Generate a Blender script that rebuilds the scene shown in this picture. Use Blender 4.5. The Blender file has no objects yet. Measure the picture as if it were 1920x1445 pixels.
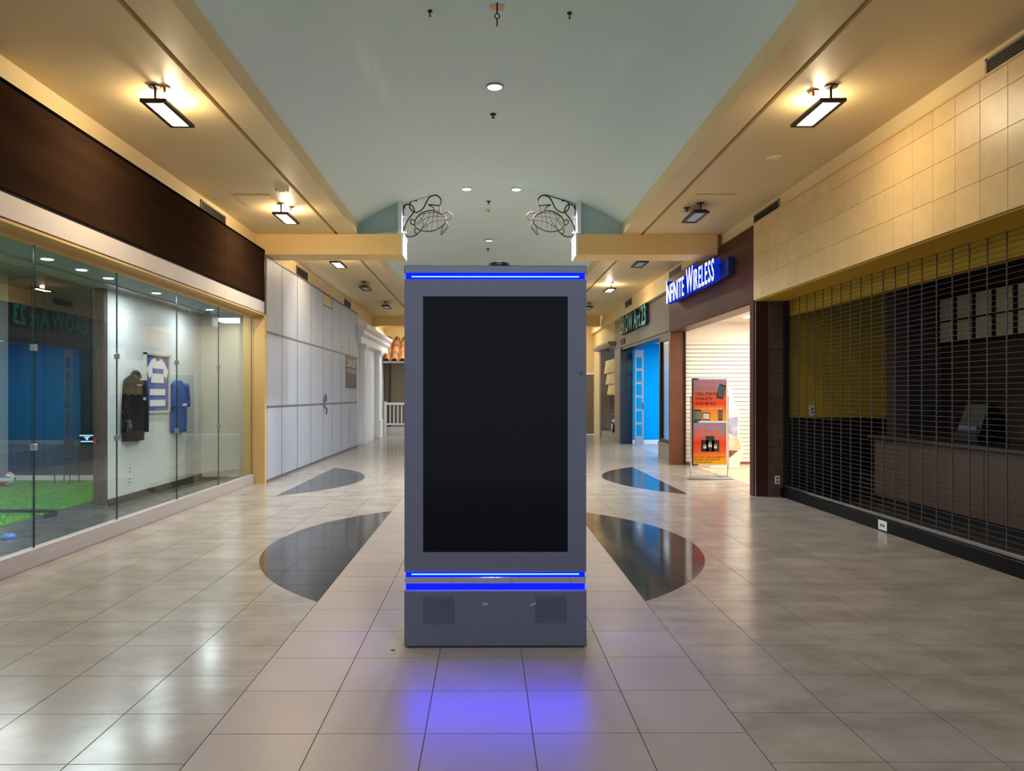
import bpy, math, random
from mathutils import Vector, Matrix
random.seed(7)
sc = bpy.context.scene
COL = sc.collection

# ---------------------------------------------------------------- camera, world, exposure
H = 1.437
cam_d = bpy.data.cameras.new('camera')
cam = bpy.data.objects.new('camera', cam_d)
COL.objects.link(cam)
cam.location = (0, 0, H)
cam.rotation_euler = (math.radians(90), 0, math.radians(-0.3))
cam_d.sensor_width = 36.0
cam_d.lens = 1395 / 1920 * 36
cam_d.shift_x = (960 - 918.3) / 1920
cam_d.shift_y = (741 - 722.5) / 1920
cam_d.clip_start = 0.05
cam_d.clip_end = 120
sc.camera = cam
sc.view_settings.view_transform = 'Standard'
sc.view_settings.look = 'None'
sc.view_settings.gamma = 1.0
sc.view_settings.use_curve_mapping = False
sc.view_settings.exposure = 0.33
try:
    sc.cycles.use_denoising = True
    sc.cycles.denoising_prefilter = 'ACCURATE'
    sc.cycles.sample_clamp_indirect = 6.0
    sc.cycles.max_bounces = 10
    sc.cycles.diffuse_bounces = 5
    sc.cycles.transparent_max_bounces = 24
    sc.cycles.caustics_reflective = False
    sc.cycles.caustics_refractive = False
except Exception:
    pass
W = bpy.data.worlds.new('world')
sc.world = W
W.use_nodes = True
W.node_tree.nodes['Background'].inputs[0].default_value = (0.8, 0.9, 1.0, 1)
W.node_tree.nodes['Background'].inputs[1].default_value = 1.0

WARM = (1.0, 0.79, 0.51)
COOL = (0.80, 0.90, 1.0)
P_LAMP_DOWN, P_LAMP_UP = 30.0, 26.0
P_SHOP = 16.0


def area_light(name, loc, size, size_y, power, color, rot=(0, 0, 0), parent=None, spread=None):
    d = bpy.data.lights.new(name, 'AREA')
    d.shape = 'RECTANGLE'
    d.size, d.size_y = size, size_y
    d.energy = power
    d.color = color
    if spread:
        d.spread = spread
    o = bpy.data.objects.new(name, d)
    COL.objects.link(o)
    o.rotation_euler = rot
    if parent:
        o.parent = parent
        o.location = Vector(loc) - wloc(parent)
    else:
        o.location = loc
    return o


# added frontal fill: corridor left open behind the viewer so world light enters
_p = bpy.data.lights.new('fill_portal', 'AREA')
_p.shape, _p.size, _p.size_y = 'RECTANGLE', 8.0, 5.0
_p.cycles.is_portal = True
_po = bpy.data.objects.new('fill_portal', _p)
COL.objects.link(_po)
_po.location = (0.1, -3.0, 2.5)
_po.rotation_euler = (math.radians(90), 0, 0)

# ---------------------------------------------------------------- helpers
def wloc(o):
    v = Vector((0, 0, 0))
    while o:
        v += o.location
        o = o.parent
    return v


def lin(h):
    if isinstance(h, (tuple, list)):
        return tuple(h[:3]) + (1,)
    h = h.lstrip('#')
    out = []
    for i in (0, 2, 4):
        c = int(h[i:i + 2], 16) / 255
        out.append(c / 12.92 if c <= 0.04045 else ((c + 0.055) / 1.055) ** 2.4)
    return tuple(out) + (1,)


MATS = {}


def mat(name, c1, rough=0.6, c2=None, scale=4.0, metal=0.0, spec=0.5, bump=0.0, bscale=60.0, coat=0.0,
        stretch=None, per_obj=0.0, detail=5.0, emit=None, estr=0.0, rvar=0.0, contrast=0.5):
    m = bpy.data.materials.new(name)
    m.use_nodes = True
    nt = m.node_tree
    N, L = nt.nodes, nt.links
    b = N['Principled BSDF']
    b.inputs['Base Color'].default_value = lin(c1)
    b.inputs['Roughness'].default_value = rough
    b.inputs['Metallic'].default_value = metal
    b.inputs['Specular IOR Level'].default_value = spec
    b.inputs['Coat Weight'].default_value = coat
    if emit:
        b.inputs['Emission Color'].default_value = lin(emit)
        b.inputs['Emission Strength'].default_value = estr
    if c2 or bump or rvar:
        g = N.new('ShaderNodeNewGeometry')
        vec = g.outputs['Position']
        if stretch:
            mp = N.new('ShaderNodeMapping')
            mp.inputs['Scale'].default_value = stretch
            L.new(vec, mp.inputs[0])
            vec = mp.outputs[0]
    if c2 or rvar:
        nz = N.new('ShaderNodeTexNoise')
        nz.inputs['Scale'].default_value = scale
        nz.inputs['Detail'].default_value = detail
        nz.inputs['Roughness'].default_value = 0.6
        L.new(vec, nz.inputs['Vector'])
    if c2:
        r = N.new('ShaderNodeValToRGB')
        r.color_ramp.elements[0].position = 0.5 - contrast * 0.4
        r.color_ramp.elements[1].position = 0.5 + contrast * 0.4
        r.color_ramp.elements[0].color = lin(c1)
        r.color_ramp.elements[1].color = lin(c2)
        L.new(nz.outputs['Fac'], r.inputs['Fac'])
        col = r.outputs['Color']
        if per_obj:
            oi = N.new('ShaderNodeObjectInfo')
            mr = N.new('ShaderNodeMapRange')
            mr.inputs['To Min'].default_value = 1 - per_obj
            mr.inputs['To Max'].default_value = 1 + per_obj
            L.new(oi.outputs['Random'], mr.inputs['Value'])
            hs = N.new('ShaderNodeHueSaturation')
            L.new(mr.outputs[0], hs.inputs['Value'])
            L.new(col, hs.inputs['Color'])
            col = hs.outputs['Color']
        L.new(col, b.inputs['Base Color'])
    if rvar:
        mr = N.new('ShaderNodeMapRange')
        mr.inputs['To Min'].default_value = max(0.02, rough - rvar)
        mr.inputs['To Max'].default_value = rough + rvar
        L.new(nz.outputs['Fac'], mr.inputs['Value'])
        L.new(mr.outputs[0], b.inputs['Roughness'])
    if bump:
        nb = N.new('ShaderNodeTexNoise')
        nb.inputs['Scale'].default_value = bscale
        nb.inputs['Detail'].default_value = 3
        L.new(vec, nb.inputs['Vector'])
        bp = N.new('ShaderNodeBump')
        bp.inputs['Strength'].default_value = bump
        bp.inputs['Distance'].default_value = 0.01
        L.new(nb.outputs['Fac'], bp.inputs['Height'])
        L.new(bp.outputs['Normal'], b.inputs['Normal'])
    MATS[name] = m
    return m


def glow(name, color, strength):
    m = bpy.data.materials.new(name)
    m.use_nodes = True
    nt = m.node_tree
    nt.nodes.clear()
    e = nt.nodes.new('ShaderNodeEmission')
    e.inputs[0].default_value = lin(color)
    e.inputs[1].default_value = strength
    o = nt.nodes.new('ShaderNodeOutputMaterial')
    nt.links.new(e.outputs[0], o.inputs[0])
    MATS[name] = m
    return m


def glass_mat(name, tint, smudge=0.0):
    m = bpy.data.materials.new(name)
    m.use_nodes = True
    nt = m.node_tree
    N, L = nt.nodes, nt.links
    N.clear()
    t = N.new('ShaderNodeBsdfTransparent')
    t.inputs[0].default_value = tint + (1,)
    g = N.new('ShaderNodeBsdfGlossy')
    g.inputs['Roughness'].default_value = 0.0
    ge = N.new('ShaderNodeNewGeometry')
    d = N.new('ShaderNodeVectorMath'); d.operation = 'DOT_PRODUCT'
    L.new(ge.outputs['Normal'], d.inputs[0]); L.new(ge.outputs['Incoming'], d.inputs[1])
    a = N.new('ShaderNodeMath'); a.operation = 'ABSOLUTE'
    L.new(d.outputs['Value'], a.inputs[0])
    s = N.new('ShaderNodeMath'); s.operation = 'SUBTRACT'; s.inputs[0].default_value = 1
    L.new(a.outputs[0], s.inputs[1])
    p = N.new('ShaderNodeMath'); p.operation = 'POWER'; p.inputs[1].default_value = 5
    L.new(s.outputs[0], p.inputs[0])
    q = N.new('ShaderNodeMath'); q.operation = 'MULTIPLY_ADD'
    q.inputs[1].default_value = 0.95; q.inputs[2].default_value = 0.045
    L.new(p.outputs[0], q.inputs[0])
    x = N.new('ShaderNodeMixShader')
    L.new(q.outputs[0], x.inputs[0]); L.new(t.outputs[0], x.inputs[1]); L.new(g.outputs[0], x.inputs[2])
    o = N.new('ShaderNodeOutputMaterial')
    L.new(x.outputs[0], o.inputs[0])
    MATS[name] = m
    return m


class MB:
    """collects shapes into one mesh"""
    def __init__(s):
        s.v, s.f, s.mi, s.cur = [], [], [], 0

    def add(s, vs, fs):
        o = len(s.v)
        s.v += [tuple(p) for p in vs]
        for f in fs:
            s.f.append(tuple(i + o for i in f))
            s.mi.append(s.cur)
        return s

    def box(s, x0, x1, y0, y1, z0, z1):
        return s.add([(x0, y0, z0), (x1, y0, z0), (x1, y1, z0), (x0, y1, z0),
                      (x0, y0, z1), (x1, y0, z1), (x1, y1, z1), (x0, y1, z1)],
                     [(0, 3, 2, 1), (4, 5, 6, 7), (0, 1, 5, 4), (1, 2, 6, 5), (2, 3, 7, 6), (3, 0, 4, 7)])

    def cbox(s, x0, x1, y0, y1, z0, z1, c):
        """box with chamfered edges (24 corner points)"""
        vs, idx = [], {}
        X, Y, Z = (x0, x1), (y0, y1), (z0, z1)
        def corner(i, j, k):
            sx, sy, sz = (1, -1)[i], (1, -1)[j], (1, -1)[k]
            b = (X[i], Y[j], Z[k])
            n = len(vs)
            vs.append((b[0], b[1] + sy * c, b[2] + sz * c))
            vs.append((b[0] + sx * c, b[1], b[2] + sz * c))
            vs.append((b[0] + sx * c, b[1] + sy * c, b[2]))
            idx[(i, j, k)] = n
        for i in (0, 1):
            for j in (0, 1):
                for k in (0, 1):
                    corner(i, j, k)
        g = lambda i, j, k, a: idx[(i, j, k)] + a
        fs = []
        fs.append((g(0,0,0,0), g(0,0,1,0), g(0,1,1,0), g(0,1,0,0)))
        fs.append((g(1,0,0,0), g(1,1,0,0), g(1,1,1,0), g(1,0,1,0)))
        fs.append((g(0,0,0,1), g(1,0,0,1), g(1,0,1,1), g(0,0,1,1)))
        fs.append((g(0,1,0,1), g(0,1,1,1), g(1,1,1,1), g(1,1,0,1)))
        fs.append((g(0,0,0,2), g(0,1,0,2), g(1,1,0,2), g(1,0,0,2)))
        fs.append((g(0,0,1,2), g(1,0,1,2), g(1,1,1,2), g(0,1,1,2)))
        for j in (0, 1):
            for k in (0, 1):
                q = (g(0,j,k,1), g(0,j,k,2), g(1,j,k,2), g(1,j,k,1))
                fs.append(q if (j + k) % 2 == 0 else q[::-1])
        for i in (0, 1):
            for k in (0, 1):
                q = (g(i,0,k,0), g(i,1,k,0), g(i,1,k,2), g(i,0,k,2))
                fs.append(q if (i + k) % 2 == 0 else q[::-1])
        for i in (0, 1):
            for j in (0, 1):
                q = (g(i,j,0,0), g(i,j,0,1), g(i,j,1,1), g(i,j,1,0))
                fs.append(q if (i + j) % 2 == 0 else q[::-1])
        for i in (0, 1):
            for j in (0, 1):
                for k in (0, 1):
                    q = (g(i,j,k,0), g(i,j,k,2), g(i,j,k,1))
                    fs.append(q if (i + j + k) % 2 == 0 else q[::-1])
        return s.add(vs, fs)

    def prism(s, poly, lo, hi, axis='y'):
        """polygon (list of 2D) swept along an axis. axis y: (x,z); x: (y,z); z: (x,y)"""
        n = len(poly)
        def P(a, b, t):
            return {'y': (a, t, b), 'x': (t, a, b), 'z': (a, b, t)}[axis]
        vs = [P(a, b, lo) for a, b in poly] + [P(a, b, hi) for a, b in poly]
        fs = [tuple(range(n)), tuple(range(2 * n - 1, n - 1, -1))]
        fs += [(i, i + n, (i + 1) % n + n, (i + 1) % n) for i in range(n)]
        return s.add(vs, fs)

    def tube(s, pts, r, n=6, closed=False):
        pts = [Vector(p) for p in pts]
        m = len(pts)
        vs, fs = [], []
        up = None
        for i, p in enumerate(pts):
            if closed:
                t = pts[(i + 1) % m] - pts[i - 1]
            else:
                t = pts[min(i + 1, m - 1)] - pts[max(i - 1, 0)]
            t = t.normalized() if t.length > 1e-9 else Vector((0, 0, 1))
            ref = Vector((0, 1, 0)) if abs(t.y) < 0.9 else Vector((1, 0, 0))
            a = t.cross(ref).normalized()
            b = t.cross(a).normalized()
            rr = r[i] if isinstance(r, (list, tuple)) else r
            for k in range(n):
                an = 2 * math.pi * k / n
                vs.append(p + a * math.cos(an) * rr + b * math.sin(an) * rr)
        rng = m if closed else m - 1
        for i in range(rng):
            j = (i + 1) % m
            for k in range(n):
                l = (k + 1) % n
                fs.append((i * n + k, i * n + l, j * n + l, j * n + k))
        if not closed:
            fs.append(tuple(range(n))[::-1])
            fs.append(tuple((m - 1) * n + k for k in range(n)))
        return s.add(vs, fs)

    def lathe(s, prof, c=(0, 0, 0), n=20, axis='z'):
        vs, fs = [], []
        for r, h in prof:
            for k in range(n):
                a = 2 * math.pi * k / n
                q = (r * math.cos(a), r * math.sin(a), h)
                if axis == 'y':
                    q = (q[0], q[2], q[1])
                elif axis == 'x':
                    q = (q[2], q[0], q[1])
                vs.append((c[0] + q[0], c[1] + q[1], c[2] + q[2]))
        for i in range(len(prof) - 1):
            for k in range(n):
                l = (k + 1) % n
                fs.append((i * n + k, i * n + l, (i + 1) * n + l, (i + 1) * n + k))
        fs.append(tuple(range(n))[::-1])
        fs.append(tuple((len(prof) - 1) * n + k for k in range(n)))
        return s.add(vs, fs)

    def mesh(s, name, mats, origin=(0, 0, 0), smooth=False):
        o = Vector(origin)
        me = bpy.data.meshes.new(name)
        me.from_pydata([tuple(Vector(p) - o) for p in s.v], [], s.f)
        for m in (mats if isinstance(mats, (list, tuple)) else [mats]):
            me.materials.append(m)
        if any(s.mi):
            me.polygons.foreach_set('material_index', s.mi)
        if smooth:
            me.polygons.foreach_set('use_smooth', [True] * len(me.polygons))
        me.update()
        return me

    def build(s, name, mats, parent=None, origin=None, smooth=False):
        if parent is not None:
            og = wloc(parent)
        else:
            og = Vector(origin) if origin is not None else Vector((0, 0, 0))
        o = bpy.data.objects.new(name, s.mesh(name, mats, og, smooth))
        COL.objects.link(o)
        if parent is not None:
            o.parent = parent
        else:
            o.location = og
        return o


def tag(o, label, cat=None, group=None, kind=None):
    if label:
        o['label'] = label
    if cat:
        o['category'] = cat
    if group:
        o['group'] = group
    if kind:
        o['kind'] = kind
    return o


def thing(name, label, cat, loc=(0, 0, 0), group=None, kind=None):
    o = bpy.data.objects.new(name, None)
    COL.objects.link(o)
    o.location = loc
    o.empty_display_size = 0.1
    return tag(o, label, cat, group, kind)


def struct(name, mb, m, label, cat, origin=None, smooth=False):
    o = mb.build(name, m, None, origin, smooth)
    return tag(o, label, cat, None, 'structure')


def sroot(name, label, cat, loc=(0, 0, 0)):
    return thing(name, label, cat, loc, None, 'structure')


def copy_tree(o, parent=None):
    c = o.copy()
    COL.objects.link(c)
    c.parent = parent
    for ch in list(o.children):
        copy_tree(ch, c)
    return c


def place(me, name, parent, world):
    """a piece sharing mesh data, at a world position under its parent"""
    o = bpy.data.objects.new(name, me)
    COL.objects.link(o)
    o.parent = parent
    o.location = Vector(world) - wloc(parent)
    return o


def text_geo(body, size=1.0, extrude=0.0, bold=0.0):
    cu = bpy.data.curves.new('t', 'FONT')
    cu.body = body
    cu.size = size
    cu.extrude = extrude
    cu.offset = bold
    cu.resolution_u = 3
    ob = bpy.data.objects.new('t', cu)
    COL.objects.link(ob)
    me = bpy.data.meshes.new_from_object(ob)
    vs = [Vector(v.co) for v in me.vertices]
    fs = [tuple(p.vertices) for p in me.polygons]
    bpy.data.objects.remove(ob)
    bpy.data.meshes.remove(me)
    bpy.data.curves.remove(cu)
    return vs, fs


def text_on(name, body, m, parent, org, ex, ey, width=None, height=None, depth=0.002, bold=0.0, squeeze=True):
    """flat print lettering lying on a surface; org = lower left corner, ex/ey unit axes"""
    vs, fs = text_geo(body, 1.0, 0.0, bold)
    if not vs:
        return None
    x0, x1 = min(v.x for v in vs), max(v.x for v in vs)
    y0, y1 = min(v.y for v in vs), max(v.y for v in vs)
    sy = height / (y1 - y0)
    sx = width / (x1 - x0) if width else sy
    ex, ey = Vector(ex), Vector(ey)
    ez = ex.cross(ey)
    b = MB()
    b.add([Vector(org) + ex * (v.x - x0) * sx + ey * (v.y - y0) * sy + ez * depth for v in vs], fs)
    return b.build(name, m, parent)


def sign_letters(body, parent, org, ex, ey, width, heights, depth, mats, gap=0.1, bold=0.012, name='letter', word=0.35, slant=0.0):
    """raised letters, one mesh each; mats = (front, side)"""
    ex, ey = Vector(ex), Vector(ey)
    ez = ex.cross(ey)
    items, x = [], 0.0
    for ch, h in zip(body, heights):
        if ch == ' ':
            x += word
            continue
        vs, fs = text_geo(ch, 1.0, 0.5, bold)
        x0, x1 = min(v.x for v in vs), max(v.x for v in vs)
        y0, y1 = min(v.y for v in vs), max(v.y for v in vs)
        k = h / 0.72
        items.append((x, x0, k, vs, fs))
        x += (x1 - x0) * k + gap
    tot = x - gap
    s = width / tot
    for (px, x0, k, vs, fs) in items:
        b = MB()
        pts = [Vector(org) + ex * (px + (v.x - x0) * k + slant * v.y * k) * s + ey * (v.y * k) * 1.0 * SY + ez * ((v.z + 0.5) * depth) for v in vs]
        b.add(pts, fs)
        zs = [v.z for v in vs]
        b.mi = [0 if all(zs[i] > 0.49 for i in f) else 1 for f in fs]
        b.build(name, list(mats), parent)


SY = 1.0

# ---------------------------------------------------------------- materials
m_soffit = mat('soffit_paint', '#e4cf9c', 0.55, '#dec895', 1.2, bump=0.04, bscale=90)
m_beam = mat('beam_paint', '#e6c580', 0.5, '#e0be78', 1.0, bump=0.03)
m_groove = mat('groove_paint', '#a48a3c', 0.6)
m_vault = mat('vault_paint', '#d3e8e2', 0.6, '#cfe4de', 0.8, bump=0.03, bscale=40)
m_teal = mat('teal_paint', '#a9c3c1', 0.6, '#a4bebd', 2.0)
m_white = mat('white_paint', '#dfe0de', 0.45, '#d8d9d8', 2.0)
m_trimwhite = mat('white_trim', '#e4e6ea', 0.4)
m_brown = mat('bronze_laminate', '#33241a', 0.65, '#281c15', 2.5, spec=.0, stretch=(1, .25, 3), rvar=.06)
m_black = mat('black_trim', '#101011', 0.4)
m_strip = mat('pale_metal_strip', '#cfc6c0', 0.4, '#c6bdb8', 1.5)
m_plinth = mat('brushed_plinth', '#c2b8b4', 0.4, '#b6aca8', 6, metal=.35, stretch=(8, .4, 8))
m_ochre = mat('ochre_paint', '#d0ab6c', 0.5, '#c9a464', 1.5)
m_grout = mat('grout', '#5b5149', 0.8)
m_tile_side = mat('tile_taupe', '#b5aba0', 0.2, '#796d62', 2.4, per_obj=.05, rvar=.07, stretch=(1, 1.6, 1), contrast=.9)
m_tile_band = mat('tile_rose_beige', '#a2958f', 0.33, '#8f827c', 1.1, per_obj=.04, detail=2.0, contrast=1.1)
m_tile_dark = mat('tile_charcoal', '#3b3d40', 0.09, '#2f3134', 5, per_obj=.08, rvar=.03)
m_barr = mat('barricade_white', '#a9afbc', 0.5, '#a2a8b6', 1.5)
m_seam = mat('barricade_batten', '#5f626b', 0.5)
m_ceram = mat('cream_tile', '#d4b986', 0.38, '#caae78', 6, per_obj=.05, bump=.06, bscale=30, rvar=.06)
m_ceram_back = mat('cream_tile_joint', '#a98a4c', 0.6)
m_stone = mat('brown_stone_tile', '#5e4b3c', 0.4, '#473729', 9, per_obj=.1, bump=.05)
m_portal = mat('mahogany_panel', '#4f2217', 0.5, '#431c13', 3, spec=.2, stretch=(1, .4, 2))
m_portal2 = mat('mahogany_jamb', '#6a3a1e', 0.45, '#5e331b', 3)
m_steel = mat('steel', '#a8a9ab', 0.28, metal=1)
m_capchrome = mat('smoked_chrome', '#5d6474', 0.12, metal=1)
m_chrome = mat('chrome', '#cfd0d4', 0.06, metal=1)
m_rod = mat('grille_rod', '#5a5451', 0.45, metal=.8)
m_bronze = mat('dark_bronze', '#3a2c22', 0.4, metal=.6)
m_brass = mat('brass', '#a8743e', 0.35, metal=.8)
m_iron = mat('wrought_iron', '#33211c', 0.6, spec=.2)
m_vent = mat('vent_dark', '#2b2219', 0.6)
m_plastic = mat('white_plastic', '#dcdcd8', 0.4)
m_kiosk = mat('kiosk_grey', '#62667e', 0.45, '#5e627c', 1.2)
m_kiosk2 = mat('kiosk_grille', '#4c5066', 0.5)
m_screen = mat('kiosk_screen', '#11111c', 0.15, spec=.08)
m_off = mat('lamp_off_glass', '#a9b4c8', 0.3)
m_wood = mat('dark_post_wood', '#2c2521', 0.7, '#463a33', 6, stretch=(6, 6, .7), bump=.3, bscale=14)
m_mural = mat('mural_dark', '#151d22', 0.4, '#26333a', 2.2, stretch=(1.6, 1, .7), detail=8)
m_concrete = mat('dark_concrete', '#3a3d3f', 0.28, '#51534f', 3, rvar=.1)
m_int_ceiling = mat('shop_ceiling', '#7f8a8a', 0.6)
m_turf = mat('turf_green', '#4c8f1f', 0.8, '#66ad2e', 14)
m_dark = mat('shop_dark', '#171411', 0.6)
m_mustard = mat('mustard_wall', '#b89a14', 0.7, '#ae9012', 2)
m_granite = mat('counter_panel', '#5d4b3d', 0.4, '#4c3c31', 40)
m_slat = mat('slatwall_white', '#efe6da', 0.45)
m_cyan = mat('cyan_wall', '#009ee6', 0.7, spec=.05)
m_greyfascia = mat('grey_fascia', '#585351', 0.45, '#504c4b', 1.5)
m_tan = mat('tan_floor', '#d8b899', 0.4)
m_clay = mat('clay_tile', '#a5714a', 0.7, '#7c4f33', 5, per_obj=.12)
m_olive = mat('olive_wall', '#7f7660', 0.6, '#776e5a', 2)
m_far = mat('far_wall_cream', '#cbb27c', 0.55)
m_taupe = mat('taupe_pier', '#8b8072', 0.5)
m_glass = glass_mat('shop_glass', (0.93, 0.965, 0.95))
m_glassedge = mat('glass_edge', '#20392f', 0.15)
m_lampface = glow('lamp_diffuser', (1.0, 0.86, 0.66), 5.0)
m_lampwhite = glow('downlight_face', (1.0, 0.98, 0.95), 9.0)
m_lampdim = glow('downlight_dim', (1.0, 0.98, 0.95), 0.9)
m_led = glow('led_blue', (0.0001, 0.0003, 1.0), 42)
m_ledcore = glow('led_core', (0.07, 0.26, 1.0), 3.5)
m_signwhite = glow('sign_white', (0.86, 0.92, 1.0), 1.6)
m_signblue = mat('sign_blue', '#051c55', 0.35, emit='#0a2bb0', estr=0.02)
m_signteal = mat('sign_teal', '#46aaa4', 0.4)
m_signside = mat('sign_teal_side', '#0f2431', 0.4)
M = MATS

# ---------------------------------------------------------------- setting: floor
TL = 0.4572
BX0, BX1 = -1.173, -1.173 + 5 * TL
SIDE_Y0, BAND_Y0 = 2.907 - 11 * TL, 3.164 - 12 * TL
GAP = 0.0022
floor = struct('floor', MB().box(-3.80, 4.22, -3.0, 27.4, -0.10, -0.004), m_grout,
               'grout bed under the square floor tiles of the mall corridor', 'floor')
xs = [BX0 - k * TL for k in range(6)]
cols = []
for k in range(6):
    cols.append((max(BX0 - (k + 1) * TL, -3.80), BX0 - k * TL, False))
for k in range(5):
    cols.append((BX0 + k * TL, BX0 + (k + 1) * TL, True))
for k in range(7):
    cols.append((BX1 + k * TL, min(BX1 + (k + 1) * TL, 4.22), False))
cells = []
for (x0, x1, band) in cols:
    y = BAND_Y0 if band else SIDE_Y0
    while y < 27.0:
        cells.append((x0, x1, y, y + TL, band))
        y += TL


def in_view(c):
    xm, ym = (c[0] + c[1]) / 2, (c[2] + c[3]) / 2
    if ym < 2.6:
        return False
    u = 911 + 1395 * xm / ym
    v = 741 + 1395 * H / ym
    if not (-40 < u < 1960 and v < 1470):
        return False
    if ym > 4.25 and 775 < u < 1085:
        return False
    return True


vis = sorted([c for c in cells if in_view(c)], key=lambda c: c[0] ** 2 * 0.2 + c[2] ** 2)[:300]
vset = set(vis)
tile_me = {}
for c in vis:
    w = round(c[1] - c[0], 3)
    key = (w, c[4])
    if key not in tile_me:
        tile_me[key] = MB().box(-w / 2 + GAP, w / 2 - GAP, -TL / 2 + GAP, TL / 2 - GAP, -0.006, 0).mesh(
            'floor_tile', m_tile_band if c[4] else m_tile_side)
    place(tile_me[key], 'floor_tile', floor, ((c[0] + c[1]) / 2, (c[2] + c[3]) / 2, 0))
for band in (False, True):
    b = MB()
    for c in cells:
        if c[4] == band and c not in vset:
            b.box(c[0] + GAP, c[1] - GAP, c[2] + GAP, c[3] - GAP, -0.006, 0)
    o = b.build('tile_field', m_tile_band if band else m_tile_side, floor)
    o['kind'] = 'stuff'


def clip(poly, a, b, c):
    """keep a*x+b*y<=c"""
    out = []
    for i in range(len(poly)):
        p, q = poly[i - 1], poly[i]
        dp, dq = a * p[0] + b * p[1] - c, a * q[0] + b * q[1] - c
        if (dp <= 0) != (dq <= 0):
            t = dp / (dp - dq)
            out.append((p[0] + (q[0] - p[0]) * t, p[1] + (q[1] - p[1]) * t))
        if dq <= 0:
            out.append(q)
    return out


def leaf(n, chord_x, yc, half, sag, side, label):
    """circular segment inlay, straight edge on chord_x, bulging to side (+1/-1)"""
    R = (half * half + sag * sag) / (2 * sag)
    a0 = math.asin(half / R)
    pts = []
    for i in range(41):
        a = -a0 + 2 * a0 * i / 40
        pts.append((chord_x + side * (R * math.cos(a) - (R - sag)), yc + R * math.sin(a)))
    root = sroot('trim_%d' % n, label, 'floor inlay', (chord_x, yc, 0))
    for (x0, x1, y0, y1, band) in cells:
        if band:
            continue
        q = pts
        for (a, b, c) in ((1, 0, x1 - GAP), (-1, 0, -x0 - GAP), (0, 1, y1 - GAP), (0, -1, -y0 - GAP)):
            q = clip(q, a, b, c)
            if not q:
                break
        if len(q) < 3:
            continue
        if side < 0:
            q = q[::-1]
        area = abs(sum(q[i - 1][0] * q[i][1] - q[i][0] * q[i - 1][1] for i in range(len(q)))) / 2
        if area < 2e-4:
            continue
        MB().prism(q, 0.0, 0.0012, 'z').build('inlay_tile', m_tile_dark, root)
    return root


leaf(1, BX0, 7.22, 2.03, 0.9, -1, 'polished charcoal half-moon floor inlay left of the kiosk, near one')
leaf(2, BX1, 7.22, 2.03, 0.9, 1, 'polished charcoal half-moon floor inlay right of the kiosk, near one')
leaf(3, BX0 - 4 * TL, 12.72, 2.07, 0.9, 1, 'polished charcoal half-moon floor inlay beside the white barricade')
leaf(4, BX1 + 4 * TL, 12.85, 2.07, 0.9, -1, 'polished charcoal half-moon floor inlay in front of the poster stand')

# ---------------------------------------------------------------- setting: ceiling
CE = 4.09
YB, YE = -3.0, 24.8
VX, VH, VS, VC = 0.075, 2.185, 4.28, 4.92
VL, VRt = VX - VH, VX + VH
cl = struct('ceiling_left', MB().box(-3.95, -2.48, YB, YE, CE, CE + .12).box(-2.43, VL - .12, YB, YE, CE, CE + .12)
            .box(-2.48, -2.43, YB, YE, CE + .05, CE + .12).box(VL - .12, VL, YB, YE, CE, VS + .02),
            m_soffit, 'cream painted flat ceiling soffit on the left side of the corridor', 'ceiling')
MB().box(-2.482, -2.428, YB, YE, CE + .03, CE + .05).build('groove', m_groove, cl)
cr = struct('ceiling_right', MB().box(2.60, 4.1, YB, YE, CE, CE + .12).box(VRt + .12, 2.55, YB, YE, CE, CE + .12)
            .box(2.55, 2.60, YB, YE, CE + .05, CE + .12).box(VRt, VRt + .12, YB, YE, CE, VS + .02),
            m_soffit, 'cream painted flat ceiling soffit on the right side of the corridor', 'ceiling')
MB().box(2.548, 2.602, YB, YE, CE + .03, CE + .05).build('groove', m_groove, cr)
rise = VC - VS
VR = (VH * VH + rise * rise) / (2 * rise)
va = math.asin(VH / VR)


def vault_z(x):
    return VC - VR + math.sqrt(VR * VR - (x - VX) ** 2)


arc_in = [(VX + VR * math.sin(-va + 2 * va * i / 48), VC - VR + VR * math.cos(-va + 2 * va * i / 48)) for i in range(49)]
b = MB()
vs, fs = [], []
for (x, z) in arc_in:
    vs += [(x, YB, z), (x, YE, z), (x, YE, z + .08), (x, YB, z + .08)]
for i in range(48):
    for k in range(4):
        l = (k + 1) % 4
        fs.append((i * 4 + k, i * 4 + l, i * 4 + 4 + l, i * 4 + 4 + k))
b.add(vs, fs)
struct('ceiling_vault', b, m_vault, 'pale grey green barrel vault ceiling over the middle of the corridor', 'ceiling', smooth=True)


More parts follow.
